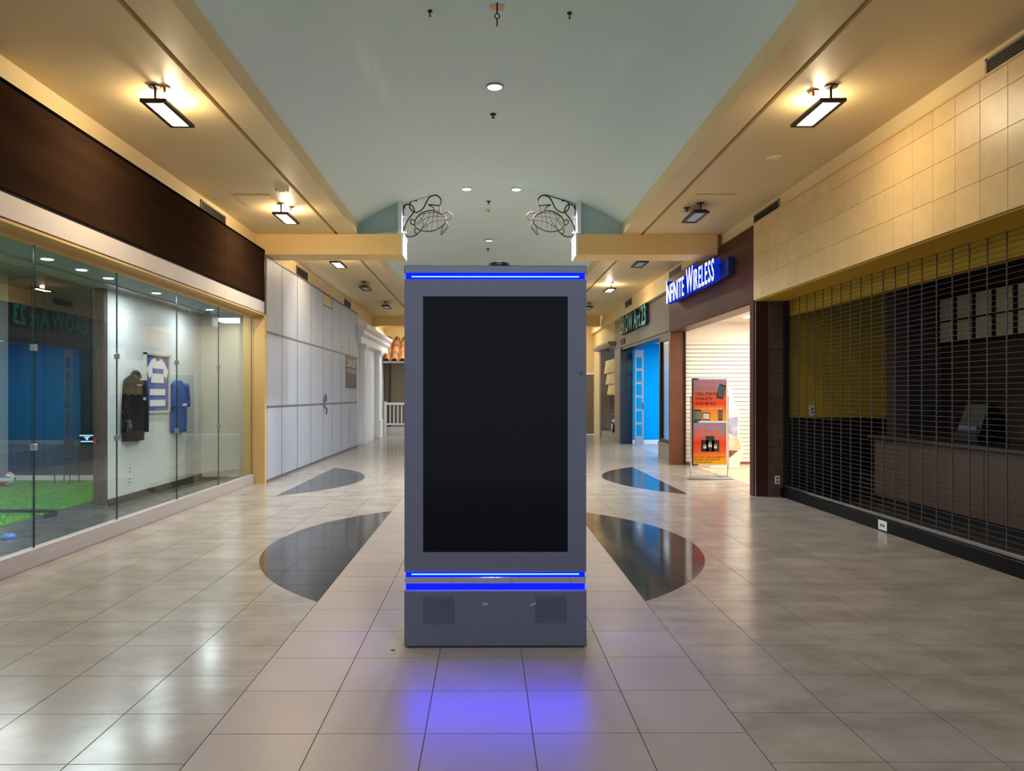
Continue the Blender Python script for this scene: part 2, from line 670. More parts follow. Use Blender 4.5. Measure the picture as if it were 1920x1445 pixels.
def cross_beam(y0, y1, where, tn):
    for side in (-1, 1):
        x_in = -1.39 if side < 0 else 1.51
        x_out = -3.78 if side < 0 else 3.82
        x_v = VL if side < 0 else VRt
        r = sroot('beam_' + ('left' if side < 0 else 'right') + tn,
                  'ochre cross beam with white end cap, %s side, %s' % ('left' if side < 0 else 'right', where), 'beam', (x_in, y0, 3.753))
        lo, hi = min(x_in, x_out), max(x_in, x_out)
        MB().box(lo, hi, y0, y1, 3.753, 4.088).build('beam_body', m_beam, r)
        lo, hi = min(x_in - side * -.06, x_v), max(x_in - side * -.06, x_v)
        b = MB()
        n = 10
        po = [(lo, 4.09), (hi, 4.09)] + [(hi + (lo - hi) * i / n, vault_z(hi + (lo - hi) * i / n) + .03) for i in range(n + 1)]
        b.prism(po, y0 + .10, y1 - .08, 'y')
        b.build('teal_panel', m_teal, r)
        a, c = (x_in, x_in + .03) if side < 0 else (x_in - .03, x_in)
        MB().box(a, c, y0 - .01, y1 + .01, 3.745, 4.10).box(a - .01, c + .01, y0 - .015, y1 + .015, 4.06, 4.11).build('end_cap', m_trimwhite, r)
        a, c = (x_in - .06, x_in) if side < 0 else (x_in, x_in + .06)
        MB().box(a, c, y0 + .02, y1 - .02, 4.10, vault_z(x_in) + .03).build('end_post', m_trimwhite, r)


cross_beam(12.24, 12.80, 'carrying the turtle ornaments', '')
cross_beam(24.8, 25.3, 'at the far end of the vault', '_far')

# ---------------------------------------------------------------- setting: left wall
wl = struct('wall_left', MB().box(-3.98, -3.78, YB, 27.7, 3.70, CE), m_soffit, 'cream wall strip above the shopfronts on the left', 'wall')
struct('wall_left_near', MB().box(-3.98, -3.6, YB, 3.4, 0, 3.70), m_ochre, 'plain ochre wall beside the viewer on the left', 'wall')
fas = sroot('wall_left_fascia', 'dark bronze laminate fascia with pale strip over the glass shopfront', 'wall', (-3.6, 3.4, 2.75))
MB().box(-3.80, -3.62, 3.4, 12.13, 2.76, 3.78).build('backing', m_black, fas)
seamsY = [3.4, 5.45, 7.88, 10.31, 12.13]
for a, c in zip(seamsY[:-1], seamsY[1:]):
    MB().cbox(-3.63, -3.60, a + .004, c - .004, 2.985, 3.772, .003).build('fascia_panel', m_brown, fas)
    MB().cbox(-3.63, -3.605, a + .002, c - .002, 2.772, 2.955, .002).build('pale_strip', m_strip, fas)
MB().box(-3.64, -3.597, 3.4, 12.14, 3.772, 3.80).build('top_trim', mat('matt_black', '#0a0908', .8, spec=.0), fas)
MB().box(-3.64, -3.6, 12.13, 12.145, 2.75, 3.79).build('end_trim', m_bronze, fas)
struct('trim_5', MB().box(-3.95, -3.60, 3.4, 12.13, 2.735, 2.757).box(-3.86, -3.76, 3.4, 12.13, 2.70, 2.735), m_ochre,
       'ochre soffit ledge over the glass shopfront', 'trim')
struct('wall_left_pier', MB().box(-3.95, -3.602, 12.14, 12.24, 0, 2.757), m_ochre,
       'narrow ochre pier between the glass shopfront and the barricade', 'wall')

# glass shopfront
win = sroot('window_1', 'frameless glass shopfront with metal base on the left', 'window', (-3.79, 3.4, 0))
MB().cbox(-3.85, -3.775, 3.4, 12.13, 0, .155, .004).build('base_channel', m_plinth, win)
panesY = [3.40, 4.85, 6.29, 7.70, 9.19, 10.62, 12.13]
for a, c in zip(panesY[:-1], panesY[1:]):
    b = MB()
    x0, x1, y0, y1, z0, z1 = -3.816, -3.804, a + .005, c - .005, .15, 2.72
    b.add([(x0, y0, z0), (x1, y0, z0), (x1, y1, z0), (x0, y1, z0), (x0, y0, z1), (x1, y0, z1), (x1, y1, z1), (x0, y1, z1)],
          [(1, 2, 6, 5), (3, 0, 4, 7), (0, 3, 2, 1), (4, 5, 6, 7), (0, 1, 5, 4), (2, 3, 7, 6)])
    b.mi = [0, 0, 1, 1, 1, 1]
    b.build('pane', [m_glass, m_glassedge], win)
clip_me = MB().cbox(-.018, .018, -.028, .028, -.028, .028, .004).mesh('clip', m_steel)
for y in panesY[1:-1]:
    for z in (1.0, 1.84):
        place(clip_me, 'clip', win, (-3.81, y, z))

# vents in the upper wall strips
def vent(x, y, face, label, z0=3.80, z1=4.03):
    t = thing('air_vent', label, 'vent', (x, y, z0), 'grey air vents in the upper wall strips')
    w = .47
    s = face
    a, c = sorted((x, x + s * .015))
    b = MB()
    b.box(a, c, y - w, y + w, z1 - .02, z1).box(a, c, y - w, y + w, z0, z0 + .02)
    b.box(a, c, y - w, y - w + .02, z0, z1).box(a, c, y + w - .02, y + w, z0, z1)
    b.build('frame', m_taupe, t)
    MB().box(*sorted((x, x + s * .004)), y - w + .02, y + w - .02, z0 + .02, z1 - .02).build('backing', m_vent, t)
    n = 7
    for i in range(n):
        z = z0 + .03 + (z1 - z0 - .06) * i / (n - 1)
        MB().box(*sorted((x + s * .003, x + s * .012)), y - w + .02, y + w - .02, z - .004, z + .004).build('slat', m_vent, t)


vent(-3.78, 10.33, 1, 'dark air vent just above the bronze fascia', 3.80, 4.03)
vent(-3.78, 5.30, 1, 'air vent above the near end of the bronze fascia')
vent(-3.78, 15.3, 1, 'air vent above the middle of the white barricade', 3.79, 4.03)
vent(-3.78, 20.3, 1, 'air vent above the far end of the white barricade', 3.79, 4.03)

# ---------------------------------------------------------------- setting: barricade
BY = [12.24, 13.16, 14.23, 15.32, 16.5, 17.45, 18.5, 19.65, 20.9]
BZ = [0.03, 1.245, 2.48, 3.72]
bar = sroot('wall_barricade', 'white panelled temporary barricade closing a shop on the left', 'barricade', (-3.6, 12.24, 0))
MB().box(-3.66, -3.612, 12.24, 20.9, 0, 3.71).build('backing', m_seam, bar)
for i in range(8):
    for j in range(3):
        z0, z1 = BZ[j], BZ[j + 1]
        if i == 4 and j == 2:
            z1 = 3.45
        MB().cbox(-3.625, -3.60, BY[i] + .018, BY[i + 1] - .018, z0 + .014, z1 - .014, .003).build('panel', m_barr, bar)
for y in BY[1:-1]:
    MB().box(-3.612, -3.600, y - .0115, y + .0115, .0, 3.70).build('batten', m_seam, bar)
for z in BZ[1:3]:
    MB().box(-3.612, -3.598, 12.24, 20.9, z - .02, z + .02).build('rail', m_seam, bar)
MB().box(-3.612, -3.59, 12.24, 20.9, 0, .03).build('rail', m_seam, bar)
MB().box(-3.62, -3.59, 12.24, 20.9, 3.71, 3.735).build('rail', m_seam, bar)
hd = MB().box(-3.60, -3.57, 16.52, 16.60, 1.15, 1.42).build('lock_plate', m_steel, bar)
MB().tube([(-3.56, 16.56, 1.02), (-3.54, 16.56, 1.05), (-3.54, 16.56, 1.14), (-3.56, 16.56, 1.17)], .012).build('pull_handle', m_black, bar)
MB().tube([(-3.57, 16.50, 1.30), (-3.54, 16.50, 1.32), (-3.54, 16.50, 1.44), (-3.57, 16.50, 1.46)], .012).build('pull_handle', m_black, bar)
ls = thing('lease_sign', 'brown leasing poster fixed to the far end of the white barricade', 'poster', (-3.60, 19.9, 1.63))
m_lease = mat('lease_brown', '#5c443e', 0.5)
m_leaseblue = mat('lease_blue', '#40405e', 0.5)
m_leasetext = mat('lease_text', '#cfc5c2', 0.5)
MB().box(-3.60, -3.585, 19.15, 20.65, 1.63, 2.47).build('board', m_lease, ls)
MB().box(-3.585, -3.583, 19.15, 20.65, 1.74, 1.95).build('colour_band', m_leaseblue, ls)
text_on('print', 'LEASE', m_leasetext, ls, (-3.583, 19.22, 2.19), (0, 1, 0), (0, 0, 1), 1.25, .19, .001, .012)
text_on('print', 'THIS', m_leasetext, ls, (-3.583, 19.22, 2.02), (0, 1, 0), (0, 0, 1), .48, .11, .001, .006)
text_on('print', 'SPACE', m_leasetext, ls, (-3.583, 19.80, 2.02), (0, 1, 0), (0, 0, 1), .67, .11, .001, .006)
# upper patch over the barricade door
MB().cbox(-3.63, -3.605, 16.52, 17.43, 3.47, 3.70, .003).build('patch_panel', m_far, bar)

# ---------------------------------------------------------------- setting: white colonnade beyond the barricade
cw = sroot('wall_colonnade', 'white painted shopfront with pilasters and cornice beyond the barricade', 'wall', (-3.7, 20.9, 0))
MB().box(-3.95, -3.70, 20.9, 27.62, 0, 3.7).build('wall_face', m_white, cw)
def pilaster(y, w):
    p = MB().box(-3.72, -3.55, y - w, y + w, .55, 2.86).build('pilaster', m_trimwhite, cw)
    MB().cbox(-3.72, -3.51, y - w - .04, y + w + .04, 0, .62, .01).build('pedestal', m_trimwhite, p)
    MB().box(-3.72, -3.50, y - w - .05, y + w + .05, 2.78, 2.84).box(-3.72, -3.47, y - w - .08, y + w + .08, 2.84, 2.92).build('capital', m_trimwhite, p)
pilaster(21.95, .16)
pilaster(25.1, .32)
b = MB()
b.prism([(-3.72, 2.92), (-3.50, 2.92), (-3.50, 3.10), (-3.42, 3.18), (-3.42, 3.26), (-3.34, 3.34), (-3.34, 3.42), (-3.72, 3.42)], 20.92, 26.6, 'y')
b.build('cornice', m_trimwhite, cw)

# ---------------------------------------------------------------- far facade with clay roof
ff = sroot('wall_far', 'far cream wall closing the corridor behind the tiled roof', 'wall', (0, 27.6, 0))
MB().box(-4.2, 4.4, 27.6, 27.8, 0, 4.3).build('wall_face', m_far, ff)
struct('ceiling_far', MB().box(-4.2, -2.0, 25.3, 27.7, CE, CE + .12).box(2.0, 4.4, 25.3, 27.7, CE, CE + .12)
       .box(-2.0, 2.0, 25.3, 25.5, CE, CE + .12).box(-2.0, 2.0, 27.4, 27.7, CE, CE + .12), m_soffit,
       'flat cream ceiling at the far end around the skylight', 'ceiling')
struct('wall_gable', MB().box(-2.3, 2.4, 25.22, 25.29, CE + .02, 5.05), m_vault, 'pale gable wall closing the far end of the vault', 'wall')
fk = sroot('wall_porch', 'olive porch wall under the clay tile roof at the far end', 'wall', (-3.6, 26.9, 0))
MB().box(-3.68, -0.9, 27.0, 27.2, .30, 2.62).build('porch_wall', m_olive, fk)
MB().box(-3.68, -0.9, 26.75, 27.2, 0, .30).build('porch_step', m_trimwhite, fk)
MB().box(-3.68, -0.9, 26.62, 26.80, 2.60, 2.66).build('eave_board', m_trimwhite, fk)
MB().box(-3.50, -3.46, 26.9, 26.98, .3, 2.6).build('corner_post', m_black, fk)
rf = sroot('roof', 'barrel clay tile roof over the far porch', 'roof', (-2.3, 26.6, 2.65))
b = MB().prism([(26.60, 2.66), (27.45, 3.44), (27.45, 3.30), (26.7, 2.64)], -3.7, -.88, 'x')
b.build('roof_deck', m_olive, rf)
def half_tile(y0, z0, y1, z1, r):
    vs, fs = [], []
    n = 7
    for (y, z, rr) in ((y0, z0, r), (y1, z1, r * .82)):
        for q in (rr, rr * .82):
            for k in range(n):
                a = math.pi * k / (n - 1)
                vs.append((q * math.cos(a), y, z + q * math.sin(a)))
    for k in range(n - 1):
        fs.append((k, k + 1, 2 * n + k + 1, 2 * n + k))
        fs.append((n + k + 1, n + k, 3 * n + k, 3 * n + k + 1))
        fs.append((k + 1, k, n + k, n + k + 1))
        fs.append((2 * n + k, 2 * n + k + 1, 3 * n + k + 1, 3 * n + k))
    return MB().add(vs, fs)
rows = 3
tm = half_tile(0, 0, .36, .33, .125).mesh('clay_tile', m_clay, smooth=True)
for i in range(10):
    for j in range(rows):
        place(tm, 'clay_tile', rf, (-3.55 + i * .285, 26.50 + j * .29, 2.64 + j * .268))
rl = sroot('railing', 'white balustrade in front of the far porch', 'railing', (-2.3, 26.7, 0))
MB().box(-3.60, -.92, 26.56, 26.64, 1.10, 1.18).build('top_rail', m_trimwhite, rl)
MB().box(-3.60, -.92, 26.57, 26.63, .38, .44).build('bottom_rail', m_trimwhite, rl)
bm_ = MB().box(-.02, .02, -.02, .02, .44, 1.10).mesh('baluster', m_trimwhite)
for i in range(20):
    place(bm_, 'baluster', rl, (-3.56 + i * .138, 26.6, 0))
MB().box(-3.63, -3.55, 26.55, 26.65, 0, 1.22).build('newel', m_trimwhite, rl)
sky = sroot('skylight', 'daylight panel in the far ceiling', 'skylight', (0, 26.45, CE))
MB().box(-2.0, 2.0, 25.5, 27.4, CE + .02, CE + .06).build('diffuser', glow('skylight_face', (0.8, 0.9, 1.0), 3.0), sky)
area_light('skylight_lamp', (0, 26.45, CE - .01), 3.9, 1.8, 150, COOL, (0, 0, 0), sky)

# ---------------------------------------------------------------- setting: right wall
XR = 3.82
wr = struct('wall_right', MB().box(3.90, 4.15, YB, 27.7, 3.70, CE + .02), m_soffit, 'cream wall strip above the shopfronts on the right', 'wall')
struct('wall_right_near', MB().box(3.82, 4.4, YB, 3.4, 0, 3.70), m_ochre, 'plain ochre wall beside the viewer on the right', 'wall')
vent(3.90, 10.31, -1, 'dark air vent above the far end of the cream tile fascia', 3.86, 4.05)
vent(3.90, 5.30, -1, 'dark air vent above the near end of the cream tile fascia', 3.86, 4.05)
vent(3.90, 15.3, -1, 'dark air vent above the far end of the mahogany portal', 3.86, 4.05)
vent(3.90, 20.3, -1, 'dark air vent above the grey salon fascia', 3.86, 4.05)
fr = sroot('wall_right_fascia', 'glossy cream ceramic tile fascia above the closed grille', 'wall', (XR, 3.4, 2.787))
MB().box(XR + .012, 4.60, 3.4, 10.6, 2.787, 3.868).build('backing', m_ceram_back, fr)
MB().box(XR + .02, 4.75, 3.4, 10.6, 2.775, 2.79).build('soffit_board', mat('mustard_soffit', '#c89a20', .6), fr)
ztops = [2.79, 3.095, 3.40, 3.705, 3.868]
y = 3.4
TS = .3048
nt_ = 0
yy = 5.427 - 7 * TS
while yy < 10.6:
    y0, y1 = max(yy, 3.4), min(yy + TS, 10.6)
    if y1 - y0 > .03:
        for a, c in zip(ztops[:-1], ztops[1:]):
            MB().cbox(XR, XR + .014, y0 + .0015, y1 - .0015, a + .0015, c - .0015, .0015).build('wall_tile', m_ceram, fr)
    yy += TS
MB().box(XR - .006, XR + .05, 3.4, 10.6, 3.866, 3.885).build('cap_trim', m_ochre, fr)

# pier beside the grille
pr = sroot('wall_right_pier', 'brown stone tiled pier between the portal and the grille', 'wall', (4.05, 10.56, 0))
MB().box(3.84, 4.27, 10.575, 10.73, 0, 2.787).build('backing', m_dark, pr)
MB().box(3.843, 4.015, 10.56, 10.576, 0, 2.787).build('mahogany_face', mat('mahogany_dark', '#33170f', .35), pr)
MB().box(3.832, 3.842, 10.55, 10.58, 0, 2.787).build('edge_trim', m_steel, pr)
MB().box(4.014, 4.022, 10.55, 10.58, 0, 2.787).build('edge_trim', m_steel, pr)
for k in range(8):
    MB().cbox(4.024, 4.266, 10.562, 10.576, k * .349 + .002, min((k + 1) * .349, 2.787) - .002, .002).build('stone_tile', m_stone, pr)
def outlet(x, y, z, axis, label, w=.07, h=.115):
    t = thing('wall_outlet', label, 'outlet', (x, y, z))
    if axis == 'y':
        p = MB().cbox(x - w / 2, x + w / 2, y - .006, y, z - h / 2, z + h / 2, .003).build('cover_plate', m_plastic, t)
        for dz in (-.025, .025):
            MB().box(x - .018, x + .018, y - .008, y - .005, z + dz - .014, z + dz + .014).build('socket', m_kiosk2, t)
    else:
        s = -1 if axis == '-x' else 1
        MB().cbox(*sorted((x, x + s * .006)), y - w / 2, y + w / 2, z - h / 2, z + h / 2, .002).build('cover_plate', m_plastic, t)
        for dy in ((-.025, .025) if w > h else (0,)):
            for dz in ((0,) if w > h else (-.025, .025)):
                MB().box(*sorted((x + s * .004, x + s * .008)), y + dy - .014, y + dy + .014, z + dz - .014, z + dz + .014).build('socket', m_kiosk2, t)
    return t
outlet(4.145, 10.562, .235, 'y', 'grey outlet plate low on the brown stone pier')

# kerb and grille
struct('trim_6', MB().box(4.19, 4.33, 3.4, 10.57, 0, .125), mat('kerb_black', '#070708', .5, spec=.15), 'black kerb under the closed roll-down grille', 'kerb')
o = outlet(4.19, 7.83, .065, '-x', 'white outlet plate set in the black kerb under the grille', .17, .10)
sh = thing('roll_down_grille', 'closed metal roll-down grille across the dark shop on the right', 'grille', (4.25, 7.0, .13))
XS = 4.255
rod = MB().tube([(0, 3.45, 0), (0, 10.5, 0)], .0030, 6).mesh('rod', m_rod)
z = .20
nr = 0
while z < 2.775:
    # rods sag out slightly near the bottom where the curtain bunches
    place(rod, 'rod', sh, (XS, 0, z))
    z += .0495
    nr += 1
short = MB().tube([(0, 7.42, 0), (0, 8.45, 0)], .0030, 6).mesh('short_rod', m_rod)
for k in range(9):
    place(short, 'short_rod', sh, (XS - .012, 0, .185 + k * .0495 - .02))
link = MB()
z = .16
while z < 2.76:
    link.cbox(-.005, .005, -.007, .007, z + .002, z + .0475, .002)
    z += .0495
lm = link.mesh('link_strip', m_rod)
yy = 10.31
while yy > 3.5:
    place(lm, 'link_strip', sh, (XS, yy, 0))
    yy -= .2365
MB().cbox(XS - .02, XS + .03, 3.42, 10.52, .128, .165, .005).build('bottom_bar', m_steel, sh)
MB().box(XS - .03, XS + .04, 10.50, 10.56, .13, 2.775).box(XS - .03, XS + .04, 3.40, 3.44, .13, 2.775).build('guide', m_black, sh)

# dark shop behind the grille
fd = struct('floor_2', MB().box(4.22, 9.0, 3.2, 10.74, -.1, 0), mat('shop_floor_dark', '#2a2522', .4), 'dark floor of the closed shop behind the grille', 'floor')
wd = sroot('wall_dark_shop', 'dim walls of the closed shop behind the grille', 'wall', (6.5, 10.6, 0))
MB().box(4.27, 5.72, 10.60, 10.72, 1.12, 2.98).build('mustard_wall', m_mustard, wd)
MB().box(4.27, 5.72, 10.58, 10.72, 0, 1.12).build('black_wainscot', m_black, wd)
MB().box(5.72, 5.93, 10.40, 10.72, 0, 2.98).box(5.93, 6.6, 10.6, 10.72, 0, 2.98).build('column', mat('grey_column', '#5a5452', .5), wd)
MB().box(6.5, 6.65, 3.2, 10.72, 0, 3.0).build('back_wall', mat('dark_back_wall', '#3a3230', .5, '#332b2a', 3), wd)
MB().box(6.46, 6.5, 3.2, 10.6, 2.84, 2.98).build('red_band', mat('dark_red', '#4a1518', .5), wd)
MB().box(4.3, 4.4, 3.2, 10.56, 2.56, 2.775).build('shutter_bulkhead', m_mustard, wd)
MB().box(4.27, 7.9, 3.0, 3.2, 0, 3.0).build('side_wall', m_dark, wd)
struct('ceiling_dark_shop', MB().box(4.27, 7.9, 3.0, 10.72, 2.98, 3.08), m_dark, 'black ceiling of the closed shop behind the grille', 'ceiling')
mb_ = thing('menu_board', 'unlit menu board with two rows of pale panels behind the grille', 'menu board', (6.5, 9.5, 2.2))
MB().box(6.44, 6.498, 7.0, 10.58, 2.14, 2.82).build('board_back', m_black, mb_)
m_menu = mat('menu_panel', '#e0d4b0', .5, '#d8cca8', 5)
y = 10.50
while y > 7.3:
    for (z0, z1) in ((2.18, 2.46), (2.485, 2.78)):
        MB().cbox(6.425, 6.442, y - .29, y, z0, z1, .003).build('menu_panel', m_menu, mb_)
    y -= .387
ct = thing('service_counter', 'brown panelled service counter behind the grille', 'counter', (5.4, 7.0, 0))
MB().box(5.20, 5.85, 3.3, 9.85, 0, .14).build('toe_kick', m_black, ct)
for k in range(6):
    MB().cbox(5.15, 5.22, 3.3 + k * 1.0917 + .004, 3.3 + (k + 1) * 1.0917 - .004, .14, .87, .004).build('front_panel', m_granite, ct)
MB().cbox(5.08, 5.9, 3.28, 9.9, .87, .915, .008).build('counter_top', mat('counter_top', '#3c3937', .25), ct)
MB().box(5.22, 5.85, 3.3, 9.85, .14, .87).build('carcass', m_dark, ct)
cg = thing('cash_register', 'dark cash register standing on the service counter behind the grille', 'cash register', (5.45, 8.2, .915))
MB().cbox(5.3, 5.65, 8.0, 8.42, .916, 1.03, .01).build('drawer', m_black, cg)
b = MB().prism([(5.34, 1.03), (5.62, 1.03), (5.62, 1.22), (5.50, 1.34), (5.44, 1.34)], 8.02, 8.40, 'y')
b.build('terminal', m_black, cg)
MB().box(5.33, 5.34, 8.06, 8.36, 1.05, 1.10).build('keypad', m_kiosk, cg)
nt2 = outlet(4.66, 10.60, 1.22, 'y', 'small plate on the mustard wall behind the grille', .09, .14)

# portal of the phone shop
po = sroot('wall_right_portal', 'dark mahogany portal around the phone shop entrance', 'wall', (XR, 10.6, 0))
MB().box(XR, 4.16, 10.6, 15.5, 2.77, 3.868).build('header', m_portal, po)
MB().box(XR + .02, 4.14, 10.75, 15.38, 2.752, 2.772).build('header_soffit', m_portal2, po)
MB().box(XR, 3.98, 10.6, 10.75, 0, 2.77).build('jamb', m_portal, po)
MB().box(XR, 4.13, 15.38, 15.52, 0, 2.77).build('jamb', m_portal2, po)
MB().box(4.10, 4.13, 15.33, 15.385, 0, 2.75).build('door_track', m_black, po)
sg = thing('shop_sign', 'white glowing INFINITE WIRELESS channel letters on a blue raceway', 'sign', (3.7, 13.2, 3.28))
MB().cbox(3.725, XR - .001, 11.42, 14.90, 3.30, 3.56, .006).build('raceway', m_signblue, sg)
for (dy, dz) in ((11.5, 3.56), (11.5, 3.40), (11.9, 3.34)):
    MB().lathe([(.008, 3.715), (.008, 3.726)], (0, dy, dz), 8, 'x').build('fixing_bolt', m_steel, sg)
txt = 'INFINITE WIRELESS'
hs = [.46 if (c in (0, 9)) else .36 for c in range(len(txt))]
sign_letters(txt, sg, (3.725, 14.88, 3.27), (0, -1, 0), (0, 0, 1), 3.10, hs, .11, (m_signwhite, mat('sign_side_blue', '#0b2fb5', .3, emit='#0b38ff', estr=.25)), gap=.075, bold=.010, word=.17)

# phone shop interior
struct('floor_3', MB().box(4.22, 8.2, 10.75, 15.6, -.1, 0.004), m_tan, 'tan floor of the phone shop', 'floor')
ws = sroot('wall_phone_shop', 'white slatwall and plain white walls inside the phone shop', 'wall', (6, 15.4, 0))
MB().box(4.13, 8.2, 15.42, 15.55, 0, 3.0).build('wall_face', mat('slat_groove', '#8a6f55', .6), ws)
MB().box(4.13, 8.2, 15.385, 15.43, 2.56, 3.0).build('plain_board', m_slat, ws)
sl = MB().cbox(-1.98, 1.98, -.012, .012, -.0365, .0365, .003).mesh('slat', m_slat)
z = .06
while z < 2.53:
    place(sl, 'slat', ws, (6.12, 15.40, z + .04))
    z += .0835
MB().box(8.1, 8.2, 10.75, 15.5, 0, 3.0).box(4.27, 8.2, 10.73, 10.80, 0, 3.0).build('side_wall', m_slat, ws)
struct('ceiling_phone_shop', MB().box(4.15, 8.2, 10.73, 15.55, 2.95, 3.05), m_white, 'white ceiling of the phone shop', 'ceiling')
pl = thing('ceiling_panel_light', 'bright panel light in the phone shop ceiling', 'ceiling light', (5.6, 13.2, 2.94))
MB().box(5.0, 6.2, 12.0, 14.4, 2.935, 2.95).build('diffuser', glow('panel_light', (1, .93, .82), 5.0), pl)
area_light('panel_lamp', (5.6, 13.2, 2.925), 1.2, 2.4, 85, (1, .90, .76), (0, 0, 0), pl)

# ---------------------------------------------------------------- salon with cyan wall
XB = 4.0
br = sroot('wall_right_salon', 'grey salon shopfront with fascia and dark window frame', 'wall', (XB, 16.2, 0))
MB().cbox(XB, 4.35, 15.52, 23.08, 2.85, 3.88, .004).build('fascia', m_greyfascia, br)
for y in (17.6, 19.3, 21.2):
    MB().box(XB - .002, XB + .01, y - .004, y + .004, 2.86, 3.87).build('fascia_joint', m_kiosk2, br)
MB().box(XB + .03, 4.35, 15.52, 23.08, 2.78, 2.85).build('head_trim', m_black, br)
MB().box(XB, 4.2, 15.52, 17.25, 0, .32).build('window_base', m_taupe, br)
MB().box(XB - .01, 4.2, 15.52, 17.27, .32, .37).build('window_sill', m_taupe, br)
MB().box(XB + .02, 4.12, 17.15, 17.25, .37, 2.78).box(XB + .02, 4.12, 15.52, 15.62, .37, 2.78).box(XB + .02, 4.12, 15.6, 17.2, 2.66, 2.78).box(XB + .02, 4.12, 15.6, 17.2, .37, .45).build('window_frame', m_bronze, br)
MB().box(4.06, 4.072, 15.62, 17.15, .45, 2.66).build('pane', m_glass, br)
MB().box(4.0, 4.34, 22.05, 22.25, 0, 2.85).build('dark_jamb', mat('navy_jamb', '#1c2b3a', .4), br)
MB().box(4.0, 4.34, 22.25, 23.08, 0, 2.85).build('end_pier', m_taupe, br)
struct('floor_4', MB().box(4.22, 8.0, 15.6, 23.1, -.1, 0.003), mat('salon_floor', '#8f9aa3', .3), 'pale floor of the salon', 'floor')
wb = sroot('wall_salon', 'bright cyan walls inside the salon', 'wall', (5, 22, 0))
MB().box(4.34, 8.0, 22.0, 22.15, .12, 3.0).box(7.9, 8.0, 15.6, 22.1, .12, 3.0).build('wall_face', m_cyan, wb)
MB().box(4.34, 8.0, 21.98, 22.15, 0, .12).box(7.88, 8.0, 15.6, 22.1, 0, .12).build('baseboard', m_trimwhite, wb)
MB().box(4.27, 8.0, 15.56, 15.62, 0, 3.0).build('party_wall', m_cyan, wb)
struct('ceiling_salon', MB().box(4.35, 8.0, 15.56, 22.15, 2.96, 3.06), m_white, 'white ceiling of the salon', 'ceiling')
pl = thing('ceiling_panel_light', 'bright panel light in the salon ceiling', 'ceiling light', (5.6, 19, 2.95))
MB().box(5.0, 6.2, 17.0, 20.6, 2.945, 2.96).build('diffuser', glow('panel_light_cool', (.9, .96, 1), 5.0), pl)
area_light('panel_lamp', (5.6, 18.8, 2.93), 1.2, 3.6, 105, (.92, .97, 1), (0, 0, 0), pl)
dr = thing('glass_door', 'open white framed glass door of the salon', 'door', (4.40, 21.6, 0))
b = MB().box(4.33, 4.58, 21.58, 21.62, 0, .25).box(4.33, 4.58, 21.58, 21.62, 2.6, 2.75).box(4.33, 4.37, 21.58, 21.62, .25, 2.6).box(4.53, 4.58, 21.58, 21.62, .25, 2.6)
b.build('frame', mat('door_grey', '#8d949f', .45), dr)
for k in range(6):
    MB().box(4.37, 4.53, 21.595, 21.605, .27 + k * .39, .27 + k * .39 + .32).build('pane', m_glass, dr)
    MB().box(4.37, 4.53, 21.585, 21.615, .59 + k * .39, .66 + k * .39).build('glazing_bar', M['door_grey'], dr)
MB().tube([(4.55, 21.56, 1.05), (4.55, 21.53, 1.06), (4.55, 21.53, 1.2), (4.55, 21.56, 1.21)], .012).build('handle', m_black, dr)
bs = thing('salon_sign', 'teal raised salon lettering reading BROW Art 23 on grey fascia', 'sign', (XB, 19.8, 3.2))
hs = [.50, .50, .50, .50, 0, .52, .46, .46, 0, .50, .50]
sign_letters('BROW Art 23', bs, (XB - .002, 21.55, 3.20), (0, -1, 0), (0, 0, 1), 3.35, hs, .09, (m_signteal, m_signside), gap=.05, bold=.02, word=.10)
em = thing('salon_emblem', 'small teal and white emblem at the top edge of the salon fascia', 'emblem', (XB, 17.6, 3.78))
MB().cbox(XB - .05, XB - .001, 17.42, 17.95, 3.72, 3.95, .006).build('emblem_back', m_signteal, em)
MB().tube([(XB - .056, 17.85, 3.76), (XB - .056, 17.75, 3.92), (XB - .056, 17.62, 3.93), (XB - .056, 17.56, 3.85), (XB - .056, 17.66, 3.82), (XB - .056, 17.48, 3.74)], .016, 6).build('emblem_curl', m_plastic, em)
nb = thing('unit_number', 'small dark unit number 248 on the salon fascia', 'number', (XB, 21.9, 2.9))
sign_letters('248', nb, (XB - .001, 22.0, 2.92), (0, -1, 0), (0, 0, 1), .62, [.17] * 3, .02, (m_signside, m_signside), gap=.06, bold=.01)

# ---------------------------------------------------------------- far right boutique
bq = sroot('wall_right_boutique', 'beige boutique front with cornice at the far right end', 'wall', (XB, 23.1, 0))
MB().box(XB, 4.3, 26.05, 27.6, 0, 3.7).build('end_pier', m_far, bq)
MB().box(XB, 4.3, 23.08, 26.05, 3.05, 3.7).build('wall_face', m_far, bq)
b = MB().prism([(XB + .05, 2.98), (3.86, 2.98), (3.80, 3.06), (3.80, 3.12), (XB + .05, 3.12)], 23.1, 26.4, 'y')
b.build('cornice', m_taupe, bq)
MB().box(XB - .03, 4.3, 25.75, 26.1, 0, 2.98).build('pilaster', m_taupe, bq)
MB().box(XB, 4.3, 23.1, 25.75, 0, .22).build('window_base', m_taupe, bq)
MB().box(5.0, 5.1, 23.1, 26.1, 0, 3.2).build('window_back', m_dark, bq)
MB().box(4.3, 5.1, 25.95, 26.1, 0, 3.2).box(4.35, 5.1, 22.3, 22.4, 0, 3.2).build('window_side', m_taupe, bq)
MB().box(4.05, 5.1, 23.1, 26.0, 3.1, 3.2).build('window_top', m_white, bq)
MB().box(4.9, 4.98, 23.2, 25.9, 2.30, 3.05).build('clerestory', glow('clerestory_glow', (.66, .80, .95), 0.8), bq)
